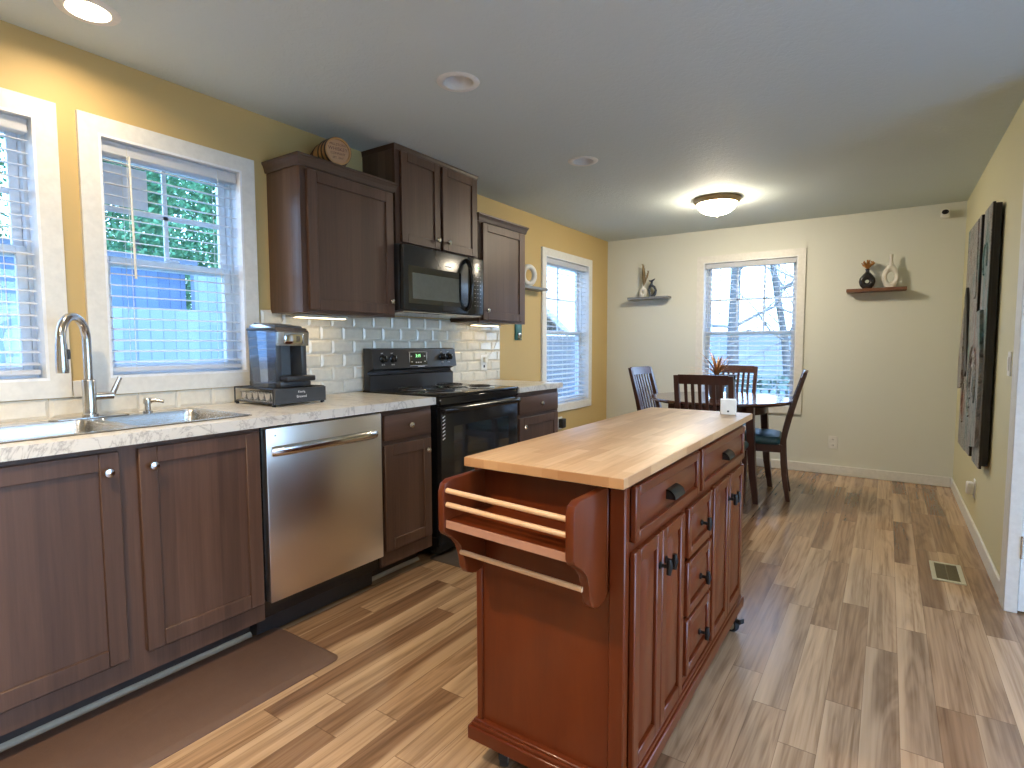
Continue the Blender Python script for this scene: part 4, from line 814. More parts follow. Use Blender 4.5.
# casters
def caster(x, y, ang):
    R = Matrix.Translation((x, y, 0)) @ Matrix.Rotation(ang, 4, 'Z')
    m = MB(); m.lathe([(0.0, 0.074), (0.018, 0.074), (0.018, 0.083), (0.0, 0.083)], (x, y, 0), 16)
    m.box((-0.016, -0.026, 0.035), (-0.012, 0.016, 0.075), 0.001, mtx=R); m.box((0.012, -0.026, 0.035), (0.016, 0.016, 0.075), 0.001, mtx=R); m.box((-0.016, -0.016, 0.070), (0.016, 0.016, 0.075), 0.001, mtx=R)
    c = m.build('caster', M['bronze'], t)
    off = R @ Vector((0, -0.012, 0.0315)); rot = Matrix.Rotation(ang, 3, 'Z')
    w_ = MB().lathe([(0.012, -0.011), (0.029, -0.011), (0.031, -0.006), (0.031, 0.006), (0.029, 0.011), (0.012, 0.011)], off, 28, 'x', rot, cap=False).build('wheel', M['rubber'], c)
    MB().lathe([(0.0, -0.0118), (0.021, -0.0118), (0.021, 0.0118), (0.0, 0.0118)], off, 24, 'x', rot).build('hub', M['hub'], c)
    m = MB(); m.box((-0.012, -0.062, 0.050), (0.012, -0.030, 0.058), 0.002, mtx=R); m.box((-0.012, -0.064, 0.052), (0.012, -0.058, 0.072), 0.002, mtx=R); m.build('brake_pedal', M['rubber'], c)
caster(1.765, 1.245, math.radians(30)); caster(2.085, 1.245, math.radians(-30)); caster(2.125, 2.375, math.radians(62)); caster(1.765, 2.375, math.radians(140))
# little white box on the top
t = thing('candle_box', (2.088, 2.425, 0.9005), 'small white cube box on the far corner of the butcher block', 'box')
m = MB(); R = Matrix.Translation((2.088, 2.425, 0)) @ Matrix.Rotation(math.radians(14), 4, 'Z'); m.box((-0.031, -0.031, 0.9005), (0.031, 0.031, 0.962), 0.002, mtx=R); m.build('box_body', M['cer_w'], t)
m = MB(); m.box((-0.005, -0.0318, 0.911), (0.003, -0.0308, 0.918), mtx=R); m.build('emblem', M['slot'], t)

# ------------------------------------------------------------------ floor mats, vent
def rounded(x0, y0, x1, y1, r, n=6):
    pts = []
    for (cx, cy, a0) in ((x1-r, y1-r, 0), (x0+r, y1-r, PI/2), (x0+r, y0+r, PI), (x1-r, y0+r, 1.5*PI)):
        for k in range(n+1): a = a0+PI/2*k/n; pts.append((cx+r*math.cos(a), cy+r*math.sin(a)))
    return pts
def flmat(name, label, x0, y0, x1, y1, mt, h=0.014):
    m = MB(); O = rounded(x0, y0, x1, y1, 0.035); I = rounded(x0+0.022, y0+0.022, x1-0.022, y1-0.022, 0.02)
    r0 = [m.bm.verts.new((p[0], p[1], 0.0005)) for p in O]; r1 = [m.bm.verts.new((p[0], p[1], 0.003)) for p in O]; r2 = [m.bm.verts.new((p[0], p[1], h)) for p in I]
    for a, b in ((r0, r1), (r1, r2)):
        for k in range(len(a)): kk = (k+1) % len(a); m.bm.faces.new((a[k], a[kk], b[kk], b[k]))
    m.bm.faces.new(r2); m.bm.faces.new(r0[::-1]); return tag(m.build(name, mt), label, 'mat')
flmat('kitchen_mat', 'long brown anti-fatigue mat on the floor below the sink', 0.522, -0.1, 0.945, 1.335, M['mat_b'])
flmat('kitchen_mat', 'grey-brown floor mat in front of the stove', 0.54, 2.255, 0.935, 2.96, M['mat_g'])
t = thing('floor_vent', (2.93, 3.61, 0), 'almond metal floor register near the right wall', 'floor vent')
m = MB()
vx0, vx1, vy0, vy1 = 2.862, 2.998, 3.465, 3.755
m.box((vx0, vy0, 0.0003), (vx0+0.02, vy1, 0.006), 0.002); m.box((vx1-0.02, vy0, 0.0003), (vx1, vy1, 0.006), 0.002); m.box((vx0+0.02, vy0, 0.0003), (vx1-0.02, vy0+0.022, 0.006), 0.002); m.box((vx0+0.02, vy1-0.022, 0.0003), (vx1-0.02, vy1, 0.006), 0.002); m.build('frame', M['vent'], t)
m = MB()
for k in range(20): y = vy0+0.026+0.0125*k; m.box((vx0+0.02, y, 0.001), (vx1-0.02, y+0.004, 0.0042))
m.box((2.928, vy0+0.02, 0.001), (2.932, vy1-0.02, 0.0045)); m.build('louvers', plain('vent_louver', (0.15, 0.13, 0.07), 0.4), t)
MB().box((vx0+0.02, vy0+0.022, 0.0003), (vx1-0.02, vy1-0.022, 0.001)).build('duct', M['ventd'], t)

# ------------------------------------------------------------------ dining set
TX, TY, TR = 1.50, 4.72, 0.55
t = thing('dining_table', (TX, TY, 0), 'round dark espresso dining table with curved legs by the far window', 'table')
MB().lathe([(0.0, 0.730), (TR-0.03, 0.730), (TR-0.012, 0.735), (TR, 0.745), (TR, 0.752), (TR-0.008, 0.760), (0.0, 0.760)], (TX, TY, 0), 72).build('tabletop', M['esph'], t)
MB().lathe([(0.34, 0.73), (0.34, 0.65), (0.36, 0.65), (0.36, 0.730)], (TX, TY, 0), 56, cap=False).build('apron', M['esp'], t)
for (lx, ly) in ((1.845, 4.42), (1.845, 5.03), (1.155, 4.42), (1.155, 5.03)):
    ax, ay = (1 if lx > TX else -1), (1 if ly > TY else -1); m = MB(); rings = []
    for (z, o, h) in ((0.73, -0.07, 0.026), (0.60, -0.068, 0.027), (0.40, -0.05, 0.026), (0.22, -0.03, 0.024), (0.10, -0.006, 0.021), (0.0, 0.012, 0.018)):
        cx, cy = lx+ax*o*0.7, ly+ay*o*0.3; rings.append([m.bm.verts.new((cx+p*h, cy+q*h, z+0.0005)) for (p, q) in ((-1, -1), (1, -1), (1, 1), (-1, 1))])
    for i in range(len(rings)-1):
        for k in range(4): m.bm.faces.new((rings[i][k], rings[i][(k+1) % 4], rings[i+1][(k+1) % 4], rings[i+1][k]))
    m.bm.faces.new(rings[0]); m.bm.faces.new(rings[-1]); m.build('leg', M['esp'], t)
def make_chair(label):
    t = thing('dining_chair', (0, 0, 0), label, 'chair', 'dining chairs around the round table')
    def back_y(z): return -0.185 - 0.012*max(0, (z-0.45)/0.5) - 0.125*max(0, (z-0.45)/0.54)**1.25
    def leg_y(z): return -0.185 - 0.045*((0.45-z)/0.45)**2 if z < 0.45 else back_y(z)
    for s_ in (-1, 1):
        m = MB(); zs = [0.0005, 0.1, 0.2, 0.3, 0.4, 0.45, 0.52, 0.6, 0.7, 0.8, 0.9, 0.985]
        hw = lambda z: 0.020 if 0.3 < z < 0.6 else (0.016 + 0.004*min(1, z/0.3) if z <= 0.3 else 0.020-0.006*(z-0.6)/0.385)
        pts = [(leg_y(z)-hw(z), z) for z in zs] + [(leg_y(z)+hw(z), z) for z in reversed(zs)]
        m.prism(pts, 'x', s_*0.175-0.016, s_*0.175+0.016, 0.003, 1); m.build('back_leg', M['esp'], t)
        m = MB(); rings = []
        for (z, o, h) in ((0.42, 0, 0.021), (0.30, 0.0, 0.021), (0.15, 0.004, 0.018), (0.0005, 0.014, 0.014)): rings.append([m.bm.verts.new((s_*0.20+p*h, 0.195+o+q*h, z)) for (p, q) in ((-1, -1), (1, -1), (1, 1), (-1, 1))])
        for i in range(3):
            for k in range(4): m.bm.faces.new((rings[i][k], rings[i][(k+1) % 4], rings[i+1][(k+1) % 4], rings[i+1][k]))
        m.bm.faces.new(rings[0]); m.bm.faces.new(rings[-1]); m.build('front_leg', M['esp'], t)
    m = MB(); m.box((-0.205, 0.18, 0.375), (0.205, 0.205, 0.432), 0.003); m.box((-0.16, -0.19, 0.375), (0.16, -0.168, 0.432), 0.003); m.box((-0.21, -0.18, 0.375), (-0.188, 0.19, 0.432), 0.003); m.box((0.188, -0.18, 0.375), (0.21, 0.19, 0.432), 0.003); m.build('seat_frame', M['esp'], t)
    m = MB(); O = [(-0.20, -0.165), (0.20, -0.165), (0.225, 0.225), (-0.225, 0.225)]
    rings = []
    for (f, z) in ((0.97, 0.430), (1.02, 0.442), (1.03, 0.468), (0.97, 0.488), (0.75, 0.500), (0.3, 0.504)):
        pp = []
        for k in range(4):
            a, b = Vector(O[k]), Vector(O[(k+1) % 4])
            for q in (0.06, 0.35, 0.65, 0.94): pp.append(a.lerp(b, q))
        c = Vector((0, 0.03)); rings.append([m.bm.verts.new((c.x+(p.x-c.x)*f, c.y+(p.y-c.y)*f, z)) for p in pp])
    for i in range(len(rings)-1):
        n = len(rings[0])
        for k in range(n): m.bm.faces.new((rings[i][k], rings[i][(k+1) % n], rings[i+1][(k+1) % n], rings[i+1][k]))
    m.bm.faces.new(rings[0]); m.bm.faces.new(rings[-1]); tag(m.build('seat_cushion', M['teal'], t), 'dark teal padded seat cushion')
    for (za, zb, nm) in ((0.925, 0.99, 'crest_rail'), (0.56, 0.60, 'lower_rail')):
        m = MB(); n = 8; pts_f = []; pts_b = []
        for k in range(n+1): x = -0.16+0.32*k/n; c = -0.010*(1-(2*k/n-1)**2); pts_f.append((x, c))
        for zz in (0,):
            rings = []
            for (x, c) in pts_f: rings.append([m.bm.verts.new((x, back_y(za)+c-0.011, za)), m.bm.verts.new((x, back_y(za)+c+0.011, za)), m.bm.verts.new((x, back_y(zb)+c+0.010, zb)), m.bm.verts.new((x, back_y(zb)+c-0.010, zb))])
            for i in range(n):
                for k in range(4): m.bm.faces.new((rings[i][k], rings[i][(k+1) % 4], rings[i+1][(k+1) % 4], rings[i+1][k]))
            m.bm.faces.new(rings[0]); m.bm.faces.new(rings[-1])
        m.build(nm, M['esp'], t)
    for k in range(6):
        x = -0.16 + 0.32*(k+1)/7; c = -0.008*(1-(2*(k+1)/7-1)**2); zs = [0.585, 0.7, 0.82, 0.94]
        m = MB(); pts = [(back_y(z)+c-0.005, z) for z in zs] + [(back_y(z)+c+0.005, z) for z in reversed(zs)]
        m.prism(pts, 'x', x-0.0105, x+0.0105); m.build('back_slat', M['esp'], t)
    return t
ch = make_chair('dark wooden slat-back dining chair nearest the island, back toward the viewer')
spots = [((1.60, 4.08), 4, None), ((1.795, 4.76), 97, 'dark slat-back dining chair seen side-on with teal seat, right of the table'), ((1.08, 4.82), -98, 'dark slat-back dining chair on the left of the table near the yellow wall'), ((1.44, 5.285), 180, 'dark slat-back dining chair behind the table under the far window')]
for i, ((x, y), a, lb) in enumerate(spots):
    o = ch if i == 0 else copy_tree(ch)
    o.location = (x, y, 0); o.rotation_euler = (0, 0, math.radians(a))
    if lb: o['label'] = lb
# plant on the table
px, py = 1.50, 4.62
t = thing('potted_plant', (px, py, 0.7605), 'spiky dried brown plant in a dark pot on the dining table', 'plant')
MB().lathe([(0.045, 0.7605), (0.05, 0.765), (0.065, 0.87), (0.072, 0.925), (0.078, 0.932), (0.078, 0.945), (0.068, 0.945), (0.066, 0.92), (0.0, 0.918)], (px, py, 0), 32).build('pot', M['pot'], t)
m = MB(); rnd = random.Random(4)
for k in range(46):
    a = 2*PI*k/46*5.0 + rnd.uniform(-0.2, 0.2); ln = rnd.uniform(0.15, 0.30); el = rnd.uniform(0.2, 1.5); prev = None; n = 7; wd = rnd.uniform(0.004, 0.010)
    dirh = Vector((math.cos(a), math.sin(a), 0)); side = Vector((-math.sin(a), math.cos(a), 0)); base = Vector((px, py, 0.925)); L_, R_ = [], []
    p = base.copy(); e = el
    for i in range(n+1):
        s_ = i/n; wv = wd*math.sin(PI*(0.12+0.88*s_))*1.0; up_ = -dirh*math.sin(e)+Vector((0, 0, math.cos(e)))
        L_.append(m.bm.verts.new(p - side*wv)); R_.append(m.bm.verts.new(p + side*wv)); L_[-1].co += up_*0.001
        p = p + (dirh*math.cos(e)+Vector((0, 0, math.sin(e))))*(ln/n); e -= 0.12
    for i in range(n): m.bm.faces.new((L_[i], R_[i], R_[i+1], L_[i+1]))
m.build('leaves', M['dleaf'], t)
t = thing('glass_canister', (1.63, 4.53, 0.7605), 'small dark-lidded glass jar on the dining table beside the plant', 'jar')
MB().lathe([(0.03, 0.7605), (0.034, 0.765), (0.034, 0.90), (0.026, 0.92)], (1.63, 4.53, 0), 24).build('jar', plain('blue_glass_jar', (0.30, 0.38, 0.46), 0.08, 0, 0.8), t)
MB().lathe([(0.030, 0.918), (0.034, 0.922), (0.034, 0.955), (0.0, 0.957)], (1.63, 4.53, 0), 24).build('lid', M['blackm'], t)

# ------------------------------------------------------------------ far wall things
def outlet(nm, label, c, ax, plug=False, switch=False):
    t = thing(nm, c, label, 'switch' if switch else 'outlet'); x, y, z = c
    def bx(mb, u0, u1, d0, d1, za, zb, bev=0):
        if ax == 'y': mb.box((x+u0, y-d0, z+za), (x+u1, y-d1, z+zb), bev)
        else: mb.box((x-d0, y+u0, z+za), (x-d1, y+u1, z+zb), bev)
    m = MB(); bx(m, -0.036, 0.036, 0.0, 0.006, -0.058, 0.058, 0.002); m.build('plate', M['plate'], t)
    if switch:
        m = MB(); bx(m, -0.017, 0.017, 0.006, 0.010, -0.033, 0.033, 0.001); m.build('rocker', M['plate'], t); return
    for s_ in (-1, 1):
        m = MB(); bx(m, -0.014, 0.014, 0.006, 0.008, s_*0.026-0.014, s_*0.026+0.014, 0.001); so = m.build('socket', M['plate'], t)
        m = MB(); bx(m, -0.007, -0.004, 0.008, 0.0084, s_*0.026-0.004, s_*0.026+0.006); bx(m, 0.004, 0.007, 0.008, 0.0084, s_*0.026-0.004, s_*0.026+0.006); m.build('slots', M['slot'], so)
    if plug:
        m = MB(); bx(m, -0.03, 0.03, 0.008, 0.045, -0.035, 0.04, 0.006); m.build('plugged_adapter', M['plate'], t)
outlet('wall_outlet', 'white outlet low on the far wall right of the chair', (2.247, L, 0.295), 'y')
outlet('wall_outlet', 'white outlet with plugged-in adapter low on the right wall', (W, 4.47, 0.285), 'x', plug=True)
outlet('light_switch', 'white light switch on the right wall beside the door trim', (W, 3.52, 1.095), 'x', switch=True)
t = thing('wall_outlet', (0, 4.74, 0.43), 'outlet with a black adapter on the yellow wall under the far window', 'outlet')
MB().box((0.0, 4.70, 0.37), (0.006, 4.78, 0.49), 0.002).build('plate', M['plate'], t)
MB().box((0.006, 4.70, 0.385), (0.055, 4.775, 0.475), 0.008, 2).build('black_adapter', M['blackm'], t)
t = thing('security_camera', (2.975, L, 2.245), 'small white camera with black lens high in the far right corner', 'camera')
MB().box((2.948, L-0.075, 2.212), (3.004, L-0.02, 2.275), 0.008, 2).build('housing', M['plate'], t)
m = MB(); m.lathe([(0.0, 0.0), (0.022, 0.0), (0.024, 0.006), (0.024, 0.014)], (2.976, L-0.083, 2.253), 24, 'y', sx=0.8); m.build('lens', M['cer_b'], t)
MB().tube([(2.976, L-0.03, 2.24), (2.976, L, 2.24)], 0.01, 10).build('mount', M['plate'], t)

m = MB(); m.box((0.285, L-0.125, 1.672), (0.728, L-0.002, 1.696), 0.002); tag(m.build('wall_shelf', M['shelf_g']), 'grey floating shelf on the left of the far wall', 'shelf')
m = MB(); m.box((2.312, L-0.135, 1.640), (2.745, L-0.002, 1.668), 0.002); tag(m.build('wall_shelf', M['shelf_b']), 'brown floating shelf on the right of the far wall', 'shelf')
# vases with holes: outline prism with a hole, rounded by bevel
def holed_vase(name, label, c, outline, hole_c, hole_r, th, mt, yaw=0, cat='vase'):
    """outline: list of (half width, z) going up; hole_r=(rx, rz)"""
    bm = bmesh.new(); n = 28; R = Matrix.Translation(c) @ Matrix.Rotation(yaw, 4, 'Z')
    # loft rings round the ring body: section swept around the hole
    def outer(a):
        # cast a ray from hole centre at angle a to the outline
        dx_, dz_ = math.cos(a), math.sin(a); best = None
        P = [(w_, z_) for (w_, z_) in outline] + [(-w_, z_) for (w_, z_) in reversed(outline)]
        for i in range(len(P)):
            (x1, z1), (x2, z2) = P[i], P[(i+1) % len(P)]
            ex, ez = x2-x1, z2-z1; den = dx_*ez-dz_*ex
            if abs(den) < 1e-9: continue
            s_ = ((x1-hole_c[0])*ez-(z1-hole_c[1])*ex)/den; u = ((x1-hole_c[0])*dz_-(z1-hole_c[1])*dx_)/den
            if s_ > 0 and -1e-6 <= u <= 1+1e-6: best = s_ if best is None else max(best, s_)
        return hole_c[0]+dx_*best, hole_c[1]+dz_*best
    rings = []
    for k in range(n):
        a = 2*PI*k/n; ox, oz = outer(a); ix, iz = hole_c[0]+hole_r[0]*math.cos(a), hole_c[1]+hole_r[1]*math.sin(a)
        ring = []
        for j in range(10):
            b = 2*PI*j/10; f = 0.5+0.5*math.cos(b); ring.append(bm.verts.new(R @ Vector((ix+(ox-ix)*f, th/2*math.sin(b), iz+(oz-iz)*f))))
        rings.append(ring)
    for k in range(n):
        for j in range(10): bm.faces.new((rings[k][j], rings[k][(j+1) % 10], rings[(k+1) % n][(j+1) % 10], rings[(k+1) % n][j]))
    mb = MB(); mb.bm.free(); mb.bm = bm
    return mb, R
# black round vase with flowers
cx = 2.462
t = thing('flower_vase', (cx, L-0.08, 1.6685), 'small black vase with a round hole and dried orange flowers on the brown shelf', 'vase')
mb, R = holed_vase('', '', Vector((cx, L-0.08, 1.6685)), [(0.030, 0.0), (0.052, 0.025), (0.062, 0.06), (0.057, 0.09), (0.035, 0.12), (0.016, 0.142)], (0.0, 0.062), (0.014, 0.014), 0.05, M['cer_b'])
mb.lathe([(0.024, 0.128), (0.016, 0.14), (0.014, 0.155), (0.019, 0.168), (0.012, 0.168)], (cx, L-0.08, 1.6685), 20); mb.lathe([(0.03, 0.0), (0.034, 0.012), (0.0, 0.014)], (cx, L-0.08, 1.6685), 20, sy=0.7); mb.build('vase_body', M['cer_b'], t)
m = MB(); rnd = random.Random(2); top = Vector((cx, L-0.08, 1.83))
for k in range(90):
    a, e = rnd.uniform(0, 2*PI), rnd.uniform(0.75, 1.55); ln = rnd.uniform(0.03, 0.085); d = Vector((math.cos(a)*math.cos(e), math.sin(a)*math.cos(e)*0.8, math.sin(e)))
    m.tube([top, top+d*ln*0.6, top+d*ln], [0.001, 0.001, 0.0045], 5)
    m.lathe([(0.0, -0.005), (0.006, 0.0), (0.0, 0.005)], top+d*ln, 6)
m.build('dried_flowers', M['dried'], t)
mb, R = holed_vase('', '', Vector((2.628, L-0.08, 1.6685)), [(0.034, 0.0), (0.050, 0.03), (0.064, 0.075), (0.062, 0.11), (0.048, 0.15), (0.026, 0.19), (0.016, 0.215)], (0.0, 0.090), (0.027, 0.044), 0.042, M['cer_w'], yaw=math.radians(12))
mb.lathe([(0.026, 0.175), (0.016, 0.205), (0.012, 0.235), (0.012, 0.272), (0.015, 0.276), (0.009, 0.276)], (2.628, L-0.08, 1.6685), 20); mb.lathe([(0.034, 0.0), (0.036, 0.01), (0.03, 0.02)], (2.628, L-0.08, 1.6685), 20, sy=0.6)
tag(mb.build('bottle_vase', M['cer_w']), 'tall white vase with an oval opening on the brown shelf', 'vase')
# left shelf: white ring vase with pampas, dark knotted vase
t = thing('pampas_vase', (0.445, L-0.07, 1.6965), 'small white ring vase with tall pampas stems on the grey shelf', 'vase')
mb, R = holed_vase('', '', Vector((0.445, L-0.07, 1.6965)), [(0.022, 0.0), (0.043, 0.03), (0.046, 0.052), (0.036, 0.08), (0.016, 0.1)], (0.0, 0.050), (0.013, 0.015), 0.034, M['cer_w'])
mb.lathe([(0.016, 0.088), (0.010, 0.1), (0.010, 0.115), (0.013, 0.118)], (0.445, L-0.07, 1.6965), 16); mb.lathe([(0.022, 0), (0.02, 0.012), (0, 0.013)], (0.445, L-0.07, 1.6965), 16); mb.build('vase_body', M['cer_w'], t)
for (lx_, lz_, wd) in ((-0.012, 0.24, 0.017), (0.052, 0.165, 0.009)):
    m = MB(); b0 = Vector((0.445, L-0.07, 1.805)); pts = []; rr = []
    for k in range(13): s_ = k/12; pts.append(b0+Vector((lx_*s_**1.2+(0.012*math.sin(s_*2.5)), -0.012*s_, lz_*s_))); rr.append(0.001+wd*max(0, math.sin(PI*max(0, (s_-0.08)/0.92)))**0.6)
    m.tube(pts, rr, 9)
    rnd = random.Random(5)
    for k in range(70):
        i = rnd.randint(2, 11); a = rnd.uniform(0, 2*PI); p = pts[i]; d = Vector((math.cos(a), math.sin(a), rnd.uniform(0.8, 1.8))).normalized(); m.tube([p+d*rr[i]*0.6, p+d*(rr[i]+0.016)], [0.0025, 0.0005], 4)
    m.build('pampas_stem', M['pampas'], t)
m = MB(); c0 = Vector((0.535, L-0.06, 1.6965)); R2 = Matrix.Rotation(PI/2, 3, 'X')
m.tube([c0+Vector(p) for p in ((-0.012, 0, 0.0), (-0.018, 0, 0.03), (-0.034, 0, 0.075), (-0.022, 0, 0.105), (-0.004, 0, 0.13), (0.0, 0, 0.155), (-0.004, 0, 0.172))], [0.018, 0.014, 0.012, 0.015, 0.014, 0.010, 0.016], 14)
m.tube([c0+Vector(p) for p in ((0.012, 0, 0.004), (0.034, 0, 0.03), (0.044, 0, 0.065), (0.028, 0, 0.1), (0.002, 0, 0.118), (-0.015, 0, 0.115))], [0.020, 0.016, 0.012, 0.013, 0.013, 0.011], 14)
m.tube([c0+Vector(p) for p in ((-0.004, 0, 0.165), (0.020, 0, 0.178), (0.036, 0, 0.19))], [0.012, 0.008, 0.002], 10); m.tube([c0+Vector(p) for p in ((-0.004, 0, 0.165), (-0.026, 0, 0.168), (-0.034, 0, 0.178))], [0.011, 0.007, 0.002], 10)
m.lathe([(0.03, 0.0), (0.03, 0.008), (0.0, 0.012)], c0, 20, sy=0.7); tag(m.build('sculptural_vase', M['cer_n']), 'dark knotted sculptural vase on the grey shelf', 'vase')

# ------------------------------------------------------------------ relief art on the right wall
t = thing('wall_relief', (3.09, 4.45, 0.51), 'large abstract layered relief panel in grey and teal with black edges', 'wall art')
MB().box((3.078, 3.94, 0.52), (3.108, 4.96, 1.94), 0.002).build('backing', M['artside'], t)
for (y0, y1, z0, z1, x0) in ((3.93, 4.215, 0.505, 1.945, 3.066), (4.262, 4.60, 0.52, 1.94, 3.056), (4.60, 4.97, 0.50, 1.955, 3.064)):
    m = MB(); m.box((x0+0.003, y0, z0), (3.080, y1, z1), 0.001); p = m.build('panel', M['artside'], t)
    m = MB(); m.box((x0, y0+0.001, z0+0.001), (x0+0.0035, y1-0.001, z1-0.001)); m.build('painted_face', M['art'], p)
def slab(pts, x0, x1, mt, nm):
    m = MB(); m.prism(pts, 'x', x0, x1, 0.002, 1); m.build(nm, mt, t)
slab([(3.96, 0.62), (4.40, 0.56), (4.52, 0.90), (4.48, 1.36), (4.05, 1.38), (3.95, 1.10)], 3.048, 3.066, M['art'], 'raised_panel')
slab([(4.50, 1.02), (4.62, 0.98), (4.80, 1.50), (4.74, 1.56)], 3.044, 3.060, M['artside'], 'dark_slash')
slab([(4.80, 0.90), (4.995, 0.88), (5.01, 1.10), (4.86, 1.42), (4.80, 1.44)], 3.046, 3.064, M['art'], 'raised_panel')
slab([(4.30, 1.48), (4.36, 1.46), (4.42, 1.92), (4.34, 1.93)], 3.050, 3.058, M['art'], 'raised_strip')
for (yc, zc_, r0, xx) in ((4.22, 0.96, 0.22, 3.047), (4.22, 0.96, 0.16, 3.047), (4.22, 0.96, 0.10, 3.047), (4.72, 0.80, 0.14, 3.062), (4.08, 1.66, 0.09, 3.065)):
    m = MB(); m.torus((xx, yc, zc_), r0, 0.007, Matrix.Rotation(PI/2, 3, 'Y'), 30, 8, sy=0.75, a0=0.4, a1=5.2); m.build('ridge', M['art'], t)

# ------------------------------------------------------------------ outdoors
GZ = -0.7
m = MB(); m.box((-60, -40, GZ-0.2), (-TH-0.02, 70, GZ)); m.box((-TH-0.02, L+TH+0.02, GZ-0.2), (40, 70, GZ)); m.box((XR+TH+0.02, -40, GZ-0.2), (40, L+TH+0.02, GZ))
tag(m.build('lawn', M['grass'], kind='stuff'), 'green lawn outside the windows', 'grass')
m = MB(); m.box((-4.1, -6, GZ), (-4.04, 9.3, 1.60)); tag(m.build('board_fence', M['fence']), 'grey-blue board fence seen through the windows over the sink', 'fence')
t = thing('garden_shed', (-6.6, 3.0, GZ), 'low blue shed behind the board fence outside the sink windows', 'shed')
MB().box((-8.5, -1.5, GZ), (-5.4, 3.9, 2.28)).build('walls', M['shedv'], t)
m = MB(); m.prism([(-5.25, 2.28), (-5.25, 2.34), (-8.7, 2.0), (-8.7, 1.94)], 'y', -1.6, 4.0); m.build('roof', M['roof'], t, smooth=False)
m = MB(); m.box((XR+TH+0.05, -4, GZ), (XR+TH+5, 5.5, GZ+0.35)); tag(m.build('bounce_slab', plain('pale_bounce', (0.6, 0.6, 0.6), 0.8)), 'pale slab added out of view by the side wall to bounce daylight', 'bounce slab')  # unseen slab added to bounce daylight up to the ceiling
t = thing('garden_screen', (-5.0, 5.4, GZ), 'tall pale boarded screen beside the blue shed outside the sink windows', 'fence')
MB().box((-5.3, 3.92, GZ), (-5.2, 7.0, 2.26)).build('boards', M['fence'], t)
t = thing('neighbour_house', (-6, 12, GZ), 'blue gabled neighbour house seen through the window beyond the stove', 'house')
m = MB(); m.prism([(7.2, GZ), (13.2, GZ), (13.2, 1.86), (9.7, 3.5), (7.2, 2.3)], 'x', -9.5, -5.2); m.build('walls', M['shed'], t, smooth=False)
m = MB(); m.prism([(13.9, 1.50), (9.7, 3.47), (6.6, 2.0), (6.6, 2.12), (9.7, 3.62), (13.9, 1.66)], 'x', -9.7, -4.9); m.build('roof', M['roof'], t, smooth=False)
m = MB(); m.prism([(14.0, 1.42), (9.7, 3.44), (6.5, 1.93), (6.5, 2.12), (9.7, 3.64), (14.0, 1.62)], 'x', -4.92, -4.86); m.build('rake_board', M['white'], t, smooth=False)
def leafy(name, label, c, rx, ry, rz, n, mt, sz, seed, trunk=True, cat='tree', group=None):
    t = thing(name, (c[0], c[1], GZ), label, cat, group); rnd = random.Random(seed); m = MB()
    blobs = [(Vector((rnd.uniform(-0.6, 0.6)*rx, rnd.uniform(-0.6, 0.6)*ry, rnd.uniform(-0.7, 0.7)*rz)), rnd.uniform(0.25, 0.5)) for _ in range(34)]
    for k in range(n):
        b, s_ = rnd.choice(blobs); d = Vector((rnd.gauss(0, 1), rnd.gauss(0, 1), rnd.gauss(0, 1))).normalized()*s_*rnd.uniform(0.6, 1.0)
        p = Vector(c)+b+Vector((d.x*rx, d.y*ry, d.z*rz)); u = Vector((rnd.gauss(0, 1), rnd.gauss(0, 1), rnd.gauss(0, 1))).normalized(); v = u.orthogonal().normalized()
        q = sz*rnd.uniform(0.6, 1.3); m.quad([p+u*q, p+v*q*0.6, p-u*q, p-v*q*0.6])
    m.build('foliage', mt, t, smooth=False)
    if trunk: MB().tube([(c[0], c[1], GZ), (c[0]+0.1, c[1], c[2]*0.6), (c[0], c[1]+0.1, c[2]+rz*0.5)], [0.16, 0.12, 0.04], 9).build('trunk', M['bark'], t)
for i, (c, r, lb) in enumerate([((-9.8, 1.6, 3.2), (1.6, 1.9, 2.6), 'leafy evergreen seen in the upper sash of the leftmost window'), ((-9.4, 4.9, 3.4), (1.6, 1.7, 2.7), 'dense evergreen seen at the left of the second sink window'), ((-9.6, 7.6, 3.3), (1.6, 1.9, 2.6), 'dense evergreen seen at the right of the second sink window'), ((-11.4, 6.2, 3.6), (2.0, 2.6, 2.8), 'evergreen standing behind the two dense ones outside')]):
    leafy('evergreen_tree', lb, c, r[0], r[1], r[2], 15000, M['leaf'], 0.05, 20+i, group='evergreens beyond the fence')
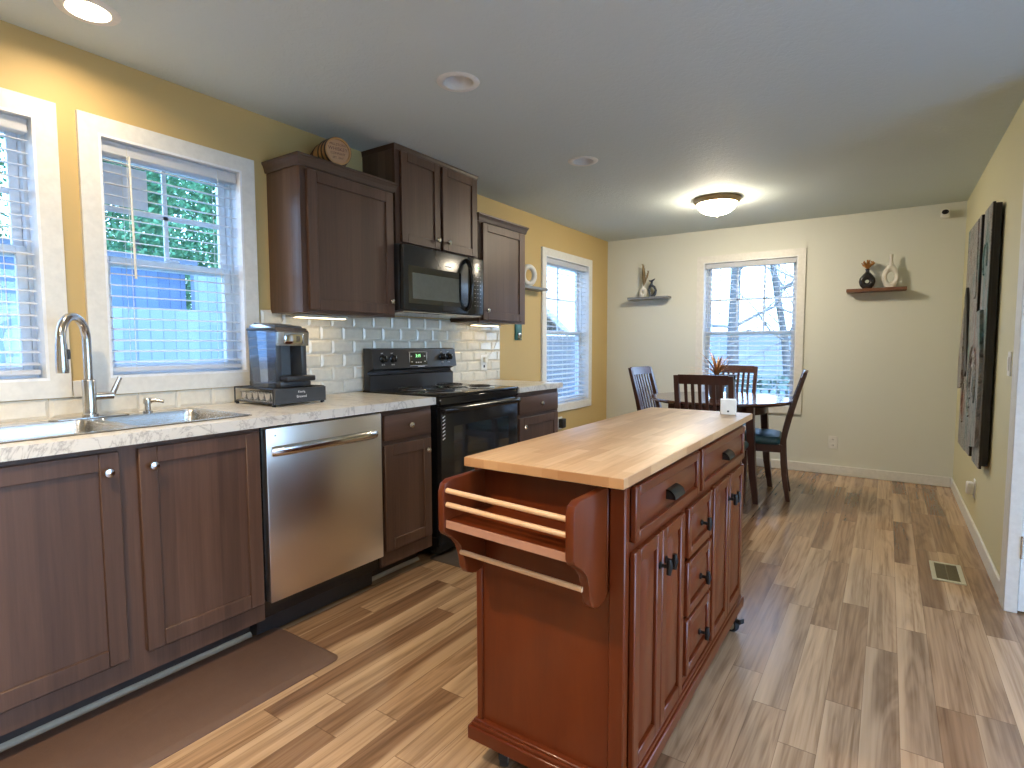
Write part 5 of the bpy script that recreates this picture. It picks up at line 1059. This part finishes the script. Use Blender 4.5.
def bare(name, label, base, top, r, seed, depth=4, group='bare trees outside', spread=0.5):
    t = thing(name, base, label, 'tree', group); rnd = random.Random(seed); m = MB(); tw = MB()
    b0, b1 = Vector(base), Vector(top); n = 6; pts = [b0.lerp(b1, k/n)+Vector((rnd.uniform(-.04, .04), rnd.uniform(-.04, .04), 0)) for k in range(n+1)]
    m.tube(pts, [r*(1-0.55*k/n) for k in range(n+1)], 10); m.build('trunk', M['bark'], t)
    def br(p, d, ln, rr, lv):
        e = p+d*ln; mid = p.lerp(e, .5)+Vector((rnd.uniform(-1, 1), rnd.uniform(-1, 1), rnd.uniform(-1, 1)))*ln*.07
        tw.tube([p, mid, e], [rr, rr*.8, rr*.55], 5)
        if lv:
            for _ in range(3): br(p.lerp(e, rnd.uniform(.4, 1)), (d+Vector((rnd.gauss(0, spread), rnd.gauss(0, spread), rnd.gauss(0.1, spread)))).normalized(), ln*rnd.uniform(.55, .8), rr*.58, lv-1)
    for k in range(2, n+1):
        for _ in range(2): br(pts[k], (Vector((rnd.gauss(0, 1), rnd.gauss(0, .6), rnd.uniform(.2, .9)))).normalized(), rnd.uniform(.9, 1.5), r*.3, depth-1)
    tw.build('branches', M['twig'], t)
bare('bare_tree', 'thick straight bare tree trunk outside the far window, left side', (0.02, 11.8, GZ), (0.08, 11.8, 6.0), 0.13, 1)
bare('bare_tree', 'thin leaning bare tree seen at the right of the far window', (1.22, 12.2, GZ), (0.30, 12.0, 5.2), 0.085, 2, 3)
bare('bare_tree', 'bare tree crown leaning at the top right of the far window', (3.0, 13.0, GZ), (0.1, 12.4, 4.6), 0.09, 3, 3)
bare('bare_tree', 'slim bare tree further back beyond the white house', (0.3, 19.0, GZ), (0.5, 19.0, 5.0), 0.12, 5, 4, spread=0.7)
bare('bare_tree', 'bare tree seen above the blue house roof', (-10.5, 16.5, GZ), (-10.5, 16.0, 5.0), 0.16, 8, 4, spread=0.7)
t = thing('white_house', (0.5, 20, GZ), 'long white house across the yard seen through the far window', 'house')
MB().box((-9, 17.0, GZ), (8, 22, 1.50)).build('walls', M['siding'], t)
m = MB(); m.prism([(16.7, 1.48), (19.5, 2.5), (22.3, 1.48)], 'x', 1.0, 8.3); m.build('roof', M['shingle'], t, smooth=False)
t = thing('picket_fence', (0.5, 10.2, GZ), 'low grey picket fence across the yard outside the far window', 'fence')
m = MB()
for k in range(60): x = -3+0.13*k; m.box((x, 10.2, GZ+0.05), (x+0.075, 10.22, 0.42))
m.build('pickets', M['fence'], t); m = MB(); m.box((-3, 10.22, 0.22), (4.8, 10.26, 0.30)); m.box((-3, 10.22, -0.4), (4.8, 10.26, -0.32)); m.build('rails', M['fence'], t)
leafy('garden_hedge', 'grey-green hedge behind the low fence outside the far window', (0.8, 11.0, 0.12), 4.0, 0.5, 0.5, 5000, M['hedge'], 0.07, 40, trunk=False, cat='hedge')
